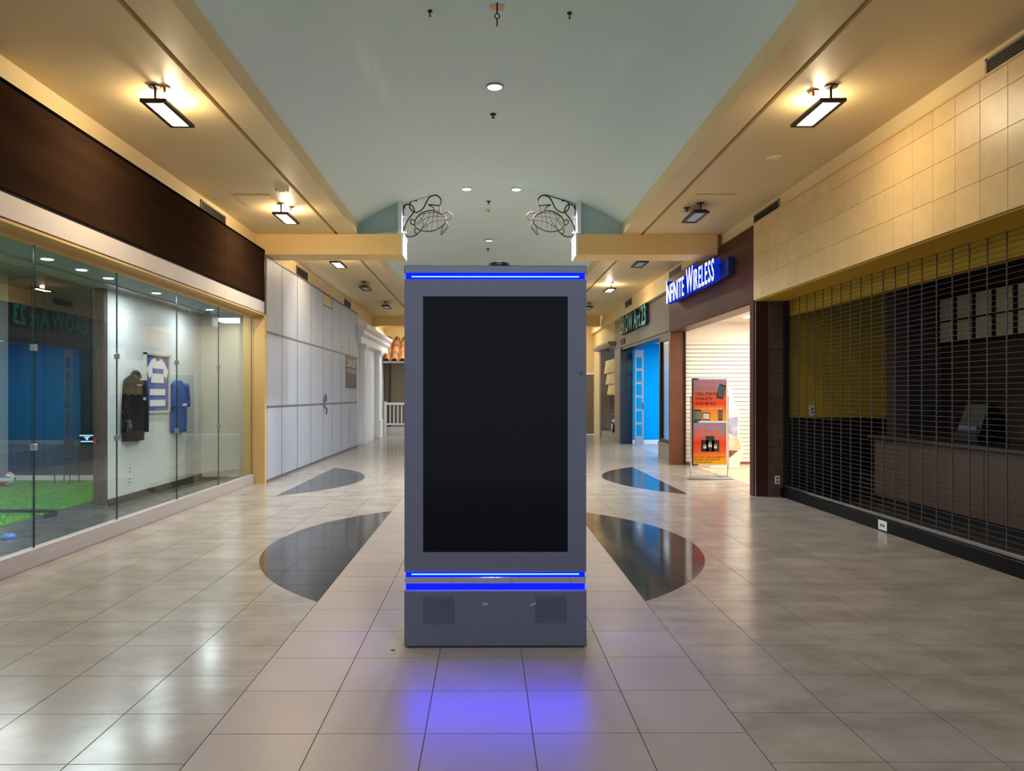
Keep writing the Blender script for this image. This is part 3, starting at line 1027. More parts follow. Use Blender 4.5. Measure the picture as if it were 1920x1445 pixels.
area_light('valance_fill', (4.24, 24.4, 3.09), .12, 2.2, 16, (1, .93, .8), (0, 0, 0), bq)  # unseen lamp added behind the header to brighten the valance
vl = thing('window_valance', 'cream three-tier scalloped valance in the far boutique window', 'curtain', (4.3, 24.4, 1.5))
m_val = mat('valance_cream', '#dcc48c', .7, '#cdb47c', 8)
for t, (z0, z1, dx) in enumerate(((2.15, 2.62, .0), (1.78, 2.25, .05), (1.42, 1.86, .10))):
    vs, fs = [], []
    n = 60
    for i in range(n + 1):
        y = 23.14 + 2.58 * i / n
        wv = .025 * math.sin(i * 1.6)
        sc_ = .07 * abs(math.sin(math.pi * i / 12))
        vs += [(4.14 + dx, y, z1), (4.10 + dx + wv, y, z0 + sc_), (4.13 + dx + wv, y, z0 + sc_)]
    for i in range(n):
        a = i * 3
        fs += [(a, a + 1, a + 4, a + 3), (a + 1, a + 2, a + 5, a + 4), (a + 2, a, a + 3, a + 5)]
    MB().add(vs, fs).build('tier', m_val, vl)
fl = thing('flower_arrangement', 'red and orange flowers in a white vase in the boutique window', 'flowers', (4.3, 24.9, .22))
MB().lathe([(.09, .22), (.14, .34), (.15, .44), (.10, .56), (.13, .62)], (4.35, 24.9, 0), 14).build('vase', m_plastic, fl, smooth=True)
PETALS = [mat('petal_red', '#a8321c', .6), mat('petal_orange', '#c8702a', .6), mat('petal_cream', '#cdae5c', .6)]
for k in range(22):
    a, r, zz = random.random() * 6.28, random.random() * .24, .72 + random.random() * .65
    c = (4.37 + r * math.cos(a) * .6, 24.9 + r * math.sin(a) * 1.5, zz)
    MB().tube([(4.35, 24.9, .6), c], .006, 4).build('stem', m_turf, fl)
    MB().lathe([(.01, -.04), (.05, -.02), (.065, .01), (.03, .03), (.01, .03)], c, 8).build('blossom', PETALS[k % 3], fl)
ds = thing('display_bench', 'dark display bench in the boutique window', 'bench', (4.4, 23.9, .22))
MB().cbox(4.15, 4.6, 23.3, 24.5, .48, .56, .01).build('seat', mat('bench_plum', '#4a3a40', .5), ds)
for (dx, dy) in ((4.2, 23.36), (4.2, 24.44), (4.55, 23.36), (4.55, 24.44)):
    MB().box(dx - .03, dx + .03, dy - .03, dy + .03, .22, .48).build('leg', m_black, ds)
d2 = sroot('door_1', 'brown service door in the far end wall on the right', 'door', (3.6, 27.6, 0))
MB().box(3.15, 4.0, 27.55, 27.6, 0, 2.2).build('leaf', mat('brown_door', '#6e6152', .5), d2)
MB().box(3.08, 3.15, 27.52, 27.6, 0, 2.27).box(3.15, 4.0, 27.52, 27.6, 2.2, 2.27).build('door_frame', m_white, d2)
MB().lathe([(.03, 27.5), (.03, 27.55)], (3.25, 0, 1.0), 10, 'y').build('knob', m_steel, d2)

# ---------------------------------------------------------------- kiosk
KX0, KX1, KY = -0.4645, 0.5735, 4.234
KD = 0.30
kx = (KX0 + KX1) / 2
K = thing('digital_kiosk', 'grey freestanding digital kiosk with black portrait screen and blue light strips', 'kiosk', (kx, KY, 0))
kb = MB().cbox(KX0, KX1, KY, KY + KD, 0.008, .329, .006).build('base_housing', m_kiosk, K)
for (a, c) in ((KX0 + .06, KX0 + .13), (KX1 - .13, KX1 - .06)):
    MB().box(a, c, KY + .01, KY + .06, 0, .009).build('foot', m_black, K)
def speaker(x0, x1, z0, z1):
    g = MB().box(x0, x1, KY - .0015, KY + .002, z0, z1).build('speaker_grille', m_kiosk2, kb)
    n = 15
    for i in range(n):
        z = z0 + .006 + (z1 - z0 - .012) * i / (n - 1)
        MB().box(x0 + .004, x1 - .004, KY - .0055, KY - .001, z - .0024, z + .0024).build('grille_slat', m_kiosk, g)
speaker(KX0 + .108, KX0 + .285, .145, .293)
speaker(KX1 - .292, KX1 - .115, .150, .300)
MB().box(-.02, .01, KY - .002, KY + .001, .244, .258).build('small_plate', m_steel, kb)
MB().tube([(.255, KY - .002, .240), (.27, KY - .002, .248), (.285, KY - .002, .252)], .003, 4).build('small_badge', m_steel, kb)
ST = .055   # setback of the light channels
MB().box(KX0 + ST, KX1 - ST, KY + ST, KY + KD - ST, .32, 2.16).build('core', m_kiosk2, K)
MB().cbox(KX0 + .004, KX1 - .004, KY + .004, KY + KD - .004, .365, .402, .002).build('mirror_band', mat('mirror_chrome', '#b4b2b8', .04, metal=1), K)
def led(z0, z1):
    s = .020
    o = MB().box(KX0 + .007, KX1 - .007, KY + s, KY + KD - s, z0, z1).build('light_strip', m_led, K)
    if z0 < .35:
        return
    zc = (z0 + z1) / 2
    MB().box(KX0 + s + .02, KX1 - s - .02, KY + s - .003, KY + s + .001, zc - .004, zc + .003).build('light_core', m_ledcore, o)
led(.329, .365)
led(.402, .430)
led(2.099, 2.132)
# upper body: a bezel frame around the recessed screen
SX0, SX1, SZ0, SZ1 = KX0 + .107, KX1 - .107, .545, 2.0
b = MB()
b.cbox(KX0, KX1, KY + .006, KY + KD, .430, 2.099, .006)
kbody = b.build('body', m_kiosk, K)
b = MB().box(KX0 + .002, SX0, KY, KY + .008, .432, 2.097).box(SX1, KX1 - .002, KY, KY + .008, .432, 2.097)
b.box(SX0, SX1, KY, KY + .008, .432, SZ0).box(SX0, SX1, KY, KY + .008, SZ1, 2.097)
b.build('bezel', m_kiosk, K)
MB().box(SX0, SX1, KY + .004, KY + .007, SZ0, SZ1).build('screen', m_screen, K)
MB().lathe([(.011, KY - .003), (.011, KY + .001)], (KX1 - .032, 0, 1.565), 14, 'y').build('button', m_kiosk2, K)
MB().cbox(KX0, KX1, KY, KY + KD, 2.132, 2.176, .003).build('top_cap', m_capchrome, K)
b = MB().lathe([(.066, 2.176), (.068, 2.19), (.060, 2.206), (.03, 2.216), (.001, 2.218)], (.078, KY + .12, 0), 24)
b.build('antenna_dome', m_black, K, smooth=True)

# ---------------------------------------------------------------- ceiling lanterns
def lantern(x, y, lit, label, scale=1.0):
    t = thing('ceiling_lantern', label, 'ceiling light', (x, y, CE), 'bronze framed ceiling lanterns')
    w, l, z0 = .1125, .315, CE - .15
    MB().lathe([(.055, CE - .012), (.055, CE)], (x, y - l + .05, 0), 18).build('ceiling_plate', m_bronze, t, smooth=False)
    MB().tube([(x, y - l + .05, CE - .01), (x, y - l + .05, z0 + .02)], .011, 8).build('stem', m_bronze, t)
    b = MB()
    f = .040
    b.cbox(x - w, x - w + f, y - l, y + l, z0, z0 + .03, .003).cbox(x + w - f, x + w, y - l, y + l, z0, z0 + .03, .003)
    b.cbox(x - w + f, x + w - f, y - l, y - l + f, z0, z0 + .03, .003).cbox(x - w + f, x + w - f, y + l - f, y + l, z0, z0 + .03, .003)
    b.build('frame', m_bronze, t)
    MB().box(x - w + f - .002, x + w - f + .002, y - l + f - .002, y + l - f + .002, z0 + .012, z0 + .02).build(
        'diffuser', m_lampface if lit else m_off, t)
    if lit:
        area_light('lantern_lamp', (x, y, z0 + .008), 2 * (w - f), 2 * (l - f), P_LAMP_DOWN * scale, WARM, (0, 0, 0), t)
        for dy in (0.0,):
            d = bpy.data.lights.new('lantern_bulb', 'POINT')
            d.energy, d.color, d.shadow_soft_size = P_LAMP_UP * scale, WARM, .04
            o = bpy.data.objects.new('lantern_bulb', d)
            COL.objects.link(o)
            o.parent = t
            o.location = Vector((x, y + dy, z0 + .085)) - wloc(t)
        MB().cbox(x - w + .02, x + w - .02, y - l + .05, y + l - .05, z0 + .028, z0 + .04, .003).build('lamp_tray', m_bronze, t)
    else:
        MB().cbox(x - w + .02, x + w - .02, y - l + .05, y + l - .05, z0 + .03, z0 + .06, .005).build('lamp_tray', m_bronze, t)
    return t


LX, RX = -2.84, 2.96
lantern(LX, 6.67, True, 'lit ceiling lantern nearest on the left, above the bronze fascia', 1.25)
lantern(LX, 10.6, True, 'lit ceiling lantern on the left just before the ochre beam', 1.25)
lantern(LX, 14.35, True, 'lit ceiling lantern on the left half hidden behind the ochre beam')
lantern(LX, 17.6, False, 'unlit ceiling lantern on the left above the barricade')
lantern(LX, 21.3, False, 'farthest unlit ceiling lantern on the left')
lantern(RX, 6.63, True, 'lit ceiling lantern nearest on the right, beside the cream tile fascia', .75)
lantern(RX, 10.5, False, 'unlit ceiling lantern on the right just before the ochre beam')
lantern(RX, 14.3, False, 'unlit ceiling lantern on the right half hidden behind the ochre beam')
lantern(RX, 17.8, True, 'lit ceiling lantern on the right in front of the salon')
lantern(RX, 21.5, False, 'farthest unlit ceiling lantern on the right')
lantern(LX, 2.6, True, 'lit ceiling lantern directly overhead on the left', .5)
lantern(RX, 2.6, False, 'unlit ceiling lantern directly overhead on the right', .6)
lantern(-2.9, 26.2, True, 'lit ceiling lantern in front of the far clay roof', .8)
lantern(3.2, 26.4, True, 'lit ceiling lantern at the far right corner', .6)

# vault downlights
def downlight(x, y, label, power=0, dim=False, r=.09):
    z = vault_z(x)
    t = thing('recessed_downlight', label, 'downlight', (x, y, z), 'round recessed downlights in the vault')
    z -= .012
    vs, fs = [], []
    b = MB().lathe([(r, z + .02), (r * 1.12, z), (r * 1.12, z - .006), (r, z - .008), (r * .95, z - .002)], (x, y, 0), 24)
    b.build('trim_ring', m_steel if dim else m_plastic, t, smooth=True)
    MB().lathe([(r * .94, z - .006), (r * .94, z - .003)], (x, y, 0), 24).build('lens', m_lampdim if dim else m_lampwhite, t)
    if power:
        area_light('downlight_lamp', (x, y, z - .012), r * 1.5, r * 1.5, power, (.80, .91, 1), (0, 0, 0), t, spread=math.radians(140))


downlight(.10, 8.38, 'round recessed downlight nearest in the vault', 45, True)
downlight(-.32, 12.46, 'left one of the two bright downlights between the turtle ornaments', 130, False, .075)
downlight(.51, 12.46, 'right one of the two bright downlights between the turtle ornaments', 130, False, .075)
downlight(.07, 16.7, 'round recessed downlight in the vault beyond the turtle ornaments', 50, True)
downlight(.07, 3.0, 'round recessed downlight overhead in the vault', 30, True)

# sprinklers, hooks and discs
def sprinkler(x, y, z, label, k=1.0, m=None):
    t = thing('sprinkler_head', label, 'sprinkler', (x, y, z), 'ceiling sprinkler heads')
    mm = m or m_bronze
    MB().lathe([(.038 * k, z), (.036 * k, z - .012), (.016 * k, z - .016)], (x, y, 0), 14).build('escutcheon', mm, t)
    MB().lathe([(.010 * k, z - .01), (.010 * k, z - .045)], (x, y, 0), 8).build('body', mm, t)
    MB().lathe([(.022 * k, z - .052), (.022 * k, z - .048)], (x, y, 0), 12).build('deflector', mm, t)


sprinkler(-2.77, 6.43, CE, 'brass sprinkler beside the nearest lit lantern on the left', 1.3, m_brass)
sprinkler(-2.75, 10.5, CE, 'sprinkler beside the second lit lantern on the left', 1.2, m_brass)
sprinkler(2.86, 6.48, CE, 'brass sprinkler beside the nearest lit lantern on the right', 1.3, m_brass)
sprinkler(2.84, 10.5, CE, 'sprinkler beside the unlit lantern before the beam on the right', 1.2)
sprinkler(.09, 9.21, vault_z(.09), 'sprinkler hanging from the vault in front of the nearest downlight', 1.1)
sprinkler(.05, 13.35, vault_z(.05), 'sprinkler in the vault just beyond the two bright downlights', 1.1)
sprinkler(.05, 17.7, vault_z(.05), 'farthest sprinkler in the vault seen above the kiosk', 1.1)
sprinkler(.05, 13.95, vault_z(.05), 'small peach capped sprinkler in the vault behind the first one', 1.1, mat('peach_cap', '#d9b48a', .5))
sprinkler(-.50, 6.66, vault_z(-.5), 'small ceiling hook fitting in the vault, left of the hanging hook', .6)
sprinkler(.75, 6.66, vault_z(.75), 'small ceiling hook fitting in the vault, right of the hanging hook', .6)
hk = thing('ceiling_hook', 'dark hanging hook on a small peach plate in the vault', 'hook', (.10, 6.66, vault_z(.1)))
zz = vault_z(.1)
MB().cbox(.035, .165, 6.62, 6.70, zz - .014, zz + .01, .004).build('hook_plate', M['peach_cap'], hk)
MB().tube([(.10, 6.6, zz + .0), (.10, 6.6, zz - .10)], .007, 6).build('hook_rod', m_iron, hk)
MB().tube([(.10 + .022 * math.sin(a * .5236), 6.6, zz - .12 - .022 * math.cos(a * .5236)) for a in range(12)], .005, 6, True).build('hook_ring', m_iron, hk)
MB().tube([(.10, 6.6, zz - .145), (.10, 6.6, zz - .21)], .006, 6).build('hook_tail', m_iron, hk)
def disc(x, y, label, r=.085):
    t = thing('ceiling_disc', label, 'ceiling fitting', (x, y, CE), 'flat round ceiling fittings')
    MB().lathe([(r, CE), (r, CE - .012), (r * .85, CE - .02)], (x, y, 0), 24).build('rim', m_soffit, t)
    MB().lathe([(r * .45, CE - .026), (r * .45, CE - .018)], (x, y, 0), 18).build('centre', m_white, t)
disc(3.22, 8.29, 'flat round ceiling fitting on the right beside the cream tile fascia')
disc(-2.64, 9.65, 'flat round ceiling fitting on the left before the second lantern')
def slot(x0, x1, y, label):
    t = thing('access_panel', label, 'access panel', ((x0 + x1) / 2, y, CE), 'ceiling access panels')
    MB().box(x0, x1, y, y + .6, CE - .004, CE + .01).build('panel', m_soffit, t)
    MB().box(x0 - .004, x1 + .004, y - .012, y, CE - .006, CE + .01).build('edge_gap', m_groove, t)
slot(-3.34, -2.86, 9.86, 'square access panel in the left ceiling by the second lantern')
slot(2.78, 3.30, 9.80, 'square access panel in the right ceiling by the unlit lantern')

# ---------------------------------------------------------------- turtle ornaments
def bez(pts, n=8):
    """smooth curve through points"""
    out = []
    P = [Vector((p[0], p[1])) for p in pts]
    for i in range(len(P) - 1):
        p0, p1, p2, p3 = P[max(i - 1, 0)], P[i], P[i + 1], P[min(i + 2, len(P) - 1)]
        for k in range(n):
            t = k / n
            out.append(.5 * ((2 * p1) + (p2 - p0) * t + (2 * p0 - 5 * p1 + 4 * p2 - p3) * t * t + (3 * p1 - p0 - 3 * p2 + p3) * t ** 3))
    out.append(P[-1])
    return out


S_ = 12.52 / 1395 * .1875
def tw(p):
    # sketch units (one side's drawing) to metres in the ornament's own plane
    return ((740 + p[0] * .1875 - 911) * 12.52 / 1395, H + (741 - 350 - p[1] * .1875) * 12.52 / 1395)


STROKES = {
    'frame_bar': ([(85, 165), (400, 70)], .016, False),
    'wall_bar': ([(84, 160), (84, 440)], .016, False),
    'scroll': ([(92, 225), (105, 190), (140, 175), (180, 195), (195, 230), (205, 258), (250, 245), (290, 210), (320, 150), (350, 105), (400, 85), (440, 100), (465, 135), (460, 180), (430, 188), (380, 182), (335, 180)], .011, False),
    'curl': ([(225, 143), (185, 140), (155, 165), (150, 205), (170, 240), (190, 255), (150, 310), (115, 365), (95, 430), (105, 480), (150, 500), (200, 490), (230, 470)], .011, False),
    'shell_rim': ([(200, 375), (215, 320), (255, 275), (320, 245), (380, 238), (440, 255), (490, 285), (512, 325), (500, 370), (450, 410), (390, 438), (330, 448), (270, 438), (220, 415), (200, 375)], .011, True),
    'head': ([(480, 268), (520, 255), (560, 268), (572, 290), (555, 318), (510, 332)], .010, False),
    'front_flipper': ([(505, 350), (530, 372), (535, 400), (510, 425), (480, 465), (465, 478), (470, 445), (480, 400), (490, 375)], .010, False),
    'rear_flipper': ([(200, 340), (170, 328), (158, 350), (172, 375), (198, 382)], .010, False),
    'tail': ([(205, 415), (200, 450), (220, 470), (245, 455), (262, 440)], .010, False),
    'upper_flipper': ([(335, 180), (380, 205), (405, 240)], .010, False),
    'neck': ([(455, 185), (450, 215), (455, 250)], .010, False),
}
RIBS = [[(225, 385), (290, 330), (360, 300), (440, 298), (512, 300)], [(265, 430), (330, 378), (400, 345), (460, 335), (508, 335)], [(250, 290), (330, 262), (420, 262), (480, 285)],
        [(300, 255), (290, 290), (260, 330), (215, 370)], [(345, 245), (345, 300), (320, 355), (275, 410)], [(395, 240), (385, 290), (375, 350), (370, 440)], [(435, 255), (425, 310), (430, 370), (440, 410)],
        [(240, 300), (280, 335), (285, 385), (260, 430)], [(330, 378), (325, 410), (330, 446)]]


def turtle(side, label):
    x_in = -1.36 if side < 0 else 1.48
    t = thing('turtle_ornament', label, 'ornament', (x_in, 12.52, 4.1), 'wrought iron turtle ornaments')
    def W3(p):
        x, z_ = tw(p)
        if side > 0:
            x = .12 - x
        return (x, 12.52, z_)
    for nm, (pts, r, cl_) in STROKES.items():
        c = bez(pts, 6)
        if cl_:
            c = c[:-1]
        MB().tube([W3(p) for p in c], r, 6, cl_).build(nm, m_iron, t, smooth=True)
    for rib in RIBS:
        MB().tube([W3(p) for p in bez(rib, 4)], .005, 5).build('shell_rib', m_iron, t, smooth=True)
    for pz in (4.16, 4.42):
        MB().box(*sorted((x_in - .04 * (1 if side < 0 else -1), x_in + .03 * (1 if side < 0 else -1))), 12.50, 12.54, pz, pz + .03).build('wall_tab', m_trimwhite, t)


turtle(-1, 'wrought iron turtle ornament hanging at the left beam end')
turtle(1, 'wrought iron turtle ornament hanging at the right beam end')

# ---------------------------------------------------------------- left sports shop interior
struct('floor_5', MB().box(-8.2, -3.80, 3.2, 13.0, -.1, 0.002), m_concrete, 'dark polished concrete floor inside the glass shopfront', 'floor')
sw = sroot('wall_sport_shop', 'white display wall and dark mural wall inside the glass shopfront', 'wall', (-5, 12, 0))
m_shopw = mat('shop_white', '#cfd3d2', .5, '#c8cccb', 1.5)
MB().box(-5.0, -4.86, 9.58, 12.75, 0, 2.80).build('display_wall', m_shopw, sw)
MB().box(-4.86, -4.84, 9.58, 12.75, 0, .10).build('baseboard', m_black, sw)
MB().box(-5.0, -3.86, 12.72, 12.85, 0, 2.80).build('end_wall', mat('shop_cream', '#c3c2b4', .5), sw)
MB().box(-4.86, -3.86, 12.705, 12.725, 0, .05).build('baseboard', m_black, sw)
MB().box(-8.15, -5.0, 12.5, 12.65, .10, 3.42).build('mural_wall', m_mural, sw)
MB().box(-8.15, -5.0, 12.46, 12.65, 0, .10).build('white_curb', m_white, sw)
MB().box(-8.2, -8.0, 3.2, 12.65, 0, 3.6).build('side_wall', m_shopw, sw)
MB().box(-8.2, -3.86, 3.2, 3.35, 0, 3.6).build('near_wall', m_shopw, sw)
for x in (-7.4, -6.62):
    MB().box(x - .006, x + .006, 12.492, 12.505, .1, 3.42).build('mural_joint', m_black, sw)
struct('ceiling_sport_shop', MB().box(-8.2, -4.98, 3.2, 12.7, 3.42, 3.55).box(-4.98, -3.84, 3.35, 12.8, 2.80, 2.92).box(-5.02, -4.95, 3.35, 12.5, 2.80, 3.45), m_int_ceiling,
       'grey ceiling and lower window soffit inside the glass shopfront', 'ceiling')
tr = struct('trim_7', MB().box(-4.62, -4.58, 3.35, 12.7, 2.785, 2.80).box(-4.12, -4.09, 3.35, 12.7, 2.785, 2.80), m_steel, 'two slim ceiling tracks behind the shop glass', 'trim')
ps = thing('wooden_post', 'dark rough wooden post at the end of the white display wall', 'post', (-4.92, 9.52, 0))
MB().cbox(-4.99, -4.852, 9.47, 9.578, 0, 2.80, .010).build('shaft', m_wood, ps)
MB().cbox(-5.0, -4.845, 9.46, 9.579, 0, .03, .004).build('foot_plate', m_kiosk2, ps)
MB().box(-4.98, -4.95, 9.466, 9.47, .82, .90).build('red_tag', mat('red_tag', '#a83a2a', .5), ps)
order = ['first', 'second', 'third', 'fourth', 'fifth', 'sixth', 'seventh']
for i, y in enumerate((5.6, 7.4, 8.03, 8.6, 9.85, 11.75)):
    t = thing('shop_downlight', '%s downlight from the near end behind the shop glass' % order[i], 'downlight', (-4.35, y, 2.8), 'downlights behind the shop glass')
    MB().lathe([(.075, 2.80), (.078, 2.79), (.06, 2.785)], (-4.35, y, 0), 20).build('trim_ring', m_plastic, t)
    MB().lathe([(.055, 2.783), (.055, 2.787)], (-4.35, y, 0), 20).build('lens', m_lampwhite, t)
    area_light('shop_lamp', (-4.35, y, 2.775), .10, .10, P_SHOP, (.86, .94, 1), (0, 0, 0), t)
for i, y in enumerate((6.0, 10.0)):
    t = thing('shop_panel_light', '%s white panel light over the green turf' % ('near' if i == 0 else 'far'), 'ceiling light', (-6.6, y, 3.42))
    MB().box(-6.9, -6.3, y - .6, y + .6, 3.395, 3.418).build('diffuser', m_lampdim, t)
    area_light('panel_lamp', (-6.6, y, 3.39), .6, 1.2, 40, (.93, .98, 1), (0, 0, 0), t)
# turf
tf = MB().box(-8.0, -5.32, 3.35, 12.46, .0, .018).build('artificial_turf', m_turf, None, (-6.6, 8, 0))
tag(tf, 'bright green artificial turf mat inside the shop', 'turf', None, 'stuff')
b = MB()
rt = random.Random(3)
for k in range(26000):
    x = rt.uniform(-7.98, -5.30)
    y = rt.uniform(7.6, 12.4)
    a = rt.uniform(0, 6.28)
    h = rt.uniform(.018, .034)
    dx, dy = .006 * math.cos(a), .006 * math.sin(a)
    b.add([(x - dx, y - dy, .016), (x + dx, y + dy, .016), (x + dy * 2, y - dx * 2, .016 + h)], [(0, 1, 2)])
bl = b.build('turf_blades', m_turf, tf)
bl['kind'] = 'stuff'
# rugby ball
rb = thing('rugby_ball', 'white rugby ball with red and blue patches lying on the turf', 'ball', (-7.46, 11.6, .02))
m_ballw = mat('ball_white', '#dcd6d0', .4)
m_ballr = mat('ball_red', '#b3473c', .4)
m_ballb = mat('ball_blue', '#4d6694', .4)
m_ballk = mat('ball_dark', '#33343c', .4)
b = MB()
nu, nv = 24, 16
vs, fs = [], []
for j in range(nv + 1):
    th = math.pi * j / nv
    for i in range(nu):
        ph = 2 * math.pi * i / nu
        vs.append((-7.46 + .145 * math.cos(th), 11.6 + .115 * math.sin(th) * math.cos(ph), .14 + .115 * math.sin(th) * math.sin(ph)))
mi = []
for j in range(nv):
    for i in range(nu):
        fs.append((j * nu + i, j * nu + (i + 1) % nu, (j + 1) * nu + (i + 1) % nu, (j + 1) * nu + i))
        s6 = i % 6
        d = abs(j - 7.5)
        mi.append(1 if (s6 in (1, 2) and d < 4.5 - (s6 - 1) * 2) else 2 if (s6 in (3, 4) and d < 5 - (4 - s6) * 2.5) else 3 if d > 7 else 0)
b.add(vs, fs)
b.mi = mi
b.build('ball_skin', [m_ballw, m_ballr, m_ballb, m_ballk], rb, smooth=True)
MB().tube([(-7.52, 11.6, .255), (-7.46, 11.6, .257), (-7.40, 11.6, .254)], .004, 5).build('lacing', m_ballk, rb)
# disc cone and floor bar
dc = thing('disc_cone', 'small blue disc cone on the dark floor inside the glass', 'cone', (-4.79, 7.5, .002))
MB().lathe([(.075, .003), (.078, .010), (.045, .045), (.026, .052), (.020, .050), (.038, .040), (.068, .008)], (-4.79, 7.5, 0), 24).build('cone_shell', mat('cone_blue', '#1f6fd0', .4), dc, smooth=True)
fb = thing('low_hurdle', 'low black training bar lying on small feet by the turf edge', 'training bar', (-5.6, 8.85, 0))
MB().cbox(-6.6, -5.10, 8.82, 8.88, .05, .085, .006).build('cross_bar', m_black, fb)
for x in (-6.5, -5.16):
    MB().cbox(x - .02, x + .02, 8.74, 8.96, 0.002, .05, .004).build('foot', m_black, fb)
# lit badge and chair in the mural room
ch = thing('folding_chair', 'dark chair standing before the mural wall', 'chair', (-6.75, 12.0, 0))
m_chair = mat('chair_dark', '#1c1f22', .5)
MB().cbox(-6.88, -6.62, 11.88, 12.14, .43, .46, .008).build('seat', m_chair, ch)
MB().cbox(-6.88, -6.62, 12.13, 12.16, .62, .86, .008).build('backrest', m_chair, ch)
for (x, y) in ((-6.87, 11.89), (-6.63, 11.89)):
    MB().tube([(x, y, .002), (x, y, .43)], .010, 6).build('leg', m_chair, ch)
for x in (-6.87, -6.63):
    MB().tube([(x, 12.16, .002), (x, 12.14, .45), (x, 12.15, .85)], .010, 6).build('leg', m_chair, ch)
bd = thing('wall_badge', 'small glowing blue white badge on the dark mural wall', 'badge', (-6.68, 12.49, .65))
m_badge = glow('badge_glow', (.35, .6, 1.0), 1.3)
MB().box(-6.80, -6.56, 12.485, 12.498, .755, .775).build('upper_bar', m_badge, bd)
MB().box(-6.78, -6.58, 12.485, 12.498, .655, .675).build('lower_bar', m_badge, bd)
MB().prism([(-6.74, .745), (-6.62, .745), (-6.665, .72), (-6.665, .69), (-6.695, .69), (-6.695, .72)], 12.485, 12.498, 'y').build('emblem', m_badge, bd)

# garments on the display wall (x = -4.86)
def garment(name, label, cat, yc, ztop, half, length, m, sleeve, hood=False, extra=None):
    t = thing(name, label, cat, (-4.84, yc, ztop - length), 'clothes hung on the white display wall')
    prof = []
    n = 26
    rows_ = []
    for j in range(n + 1):
        s = j / n
        zz = ztop - length * s
        if s < .08:
            w = half * (.30 + .55 * (s / .08) ** .7)
        elif s < .25:
            w = half * (.85 + .10 * (s - .08) / .17)
        else:
            w = half * (.95 + .05 * (s - .25) / .75) * (1 + .02 * math.sin(s * 17))
        rows_.append((zz, w, s))
    vs, fs = [], []
    nn = 24
    for (zz, w, s) in rows_:
        for i in range(nn + 1):
            q = -1 + 2 * i / nn
            fold = .012 * math.sin(q * 9 + s * 3) * min(1, s * 3) + .006 * math.sin(q * 21)
            d = .012 + (.085 * (1 - q * q) ** .5 + fold) * (.55 + .45 * min(1, s * 4))
            vs.append((-4.858 + max(.006, d), yc + q * w, zz + (.012 * math.sin(q * 6) if s > .98 else 0)))
        for i in range(nn + 1):
            q = 1 - 2 * i / nn
            vs.append((-4.857, yc + q * w, zz))
    k = 2 * (nn + 1)
    for j in range(n):
        for i in range(k):
            l = (i + 1) % k
            fs.append((j * k + i, (j + 1) * k + i, (j + 1) * k + l, j * k + l))
    fs.append(tuple(range(k)))
    fs.append(tuple(n * k + i for i in range(k))[::-1])
    MB().add(vs, fs).build('front', m, t, smooth=True)
    for s in (-1, 1):
        pts, rr = [], []
        for j in range(9):
            q = j / 8
            pts.append((-4.80, yc + s * (half * (.72 + .30 * min(1, q * 1.6))), ztop - .06 - sleeve * q))
            rr.append(.055 - .012 * q)
        MB().tube(pts, rr, 10).build('sleeve', m, t, smooth=True)
    if hood:
        b = MB()
        vs, fs = [], []
        for j in range(7):
            a = math.pi * j / 6
            for i in range(12):
                c = 2 * math.pi * i / 12
                r = .035 + .012 * math.sin(c)
                R_ = .10
                vs.append((-4.80 + r * math.cos(c) * .9, yc + (R_ + r * math.sin(c) * .6) * math.cos(a), ztop - .03 + (R_ * .7 + r * math.sin(c)) * math.sin(a)))
        for j in range(6):
            for i in range(12):
                l = (i + 1) % 12
                fs.append((j * 12 + i, j * 12 + l, (j + 1) * 12 + l, (j + 1) * 12 + i))
        b.add(vs, fs).build('hood', m, t, smooth=True)
    MB().tube([(-4.855, yc, ztop + .10), (-4.82, yc, ztop + .10), (-4.80, yc, ztop + .05), (-4.80, yc, ztop - .03)], .004, 6).build('hanger_hook', m_steel, t)
    return t


m_navy = mat('navy_fleece', '#0a0f18', .95, '#101724', 10, spec=.1)
g1 = garment('hooded_jacket', 'dark navy hooded jacket hanging on the white display wall', 'jacket', 10.23, 1.70, .285, .88, m_navy, .72, True)
MB().box(-4.752, -4.745, 10.34, 10.42, 1.37, 1.41).build('chest_logo', mat('aqua_print', '#6fb8c4', .6), g1)
MB().box(-4.752, -4.742, 10.16, 10.30, 1.575, 1.585).build('collar_label', m_plastic, g1)
m_royal = mat('royal_jersey', '#1551a0', .6, '#1a4a90', 6)
g2 = garment('blue_jersey', 'royal blue short sleeved jersey hanging on the white display wall', 'shirt', 11.72, 1.67, .27, .80, m_royal, .36)
MB().box(-4.745, -4.738, 11.66, 11.82, 1.27, 1.31).build('chest_print', m_plastic, g2)
jf = thing('framed_jersey', 'framed white jersey on a blue mat between the two garments', 'picture frame', (-4.85, 10.98, 1.17))
y0, y1, z0, z1 = 10.58, 11.40, 1.18, 2.05
b = MB().box(-4.86, -4.82, y0, y0 + .035, z0, z1).box(-4.86, -4.82, y1 - .035, y1, z0, z1).box(-4.86, -4.82, y0, y1, z0, z0 + .03).box(-4.86, -4.82, y0, y1, z1 - .03, z1)
b.build('frame', mat('silver_frame', '#c4c2b6', .35), jf)
m_mat = mat('mat_blue', '#2c4a9c', .6)
MB().box(-4.86, -4.845, y0 + .03, y1 - .03, z0 + .03, z1 - .03).build('mat_board', m_mat, jf)
yc = (y0 + y1) / 2
jp = [(yc - .10, 1.98), (yc - .06, 1.94), (yc + .06, 1.94), (yc + .10, 1.98), (yc + .20, 1.94), (yc + .36, 1.80), (yc + .28, 1.68), (yc + .20, 1.74), (yc + .20, 1.62), (yc - .20, 1.62), (yc - .20, 1.74), (yc - .28, 1.68), (yc - .36, 1.80), (yc - .20, 1.94)]
MB().prism(jp[::-1], -4.845, -4.832, 'x').build('jersey', m_plastic, jf)
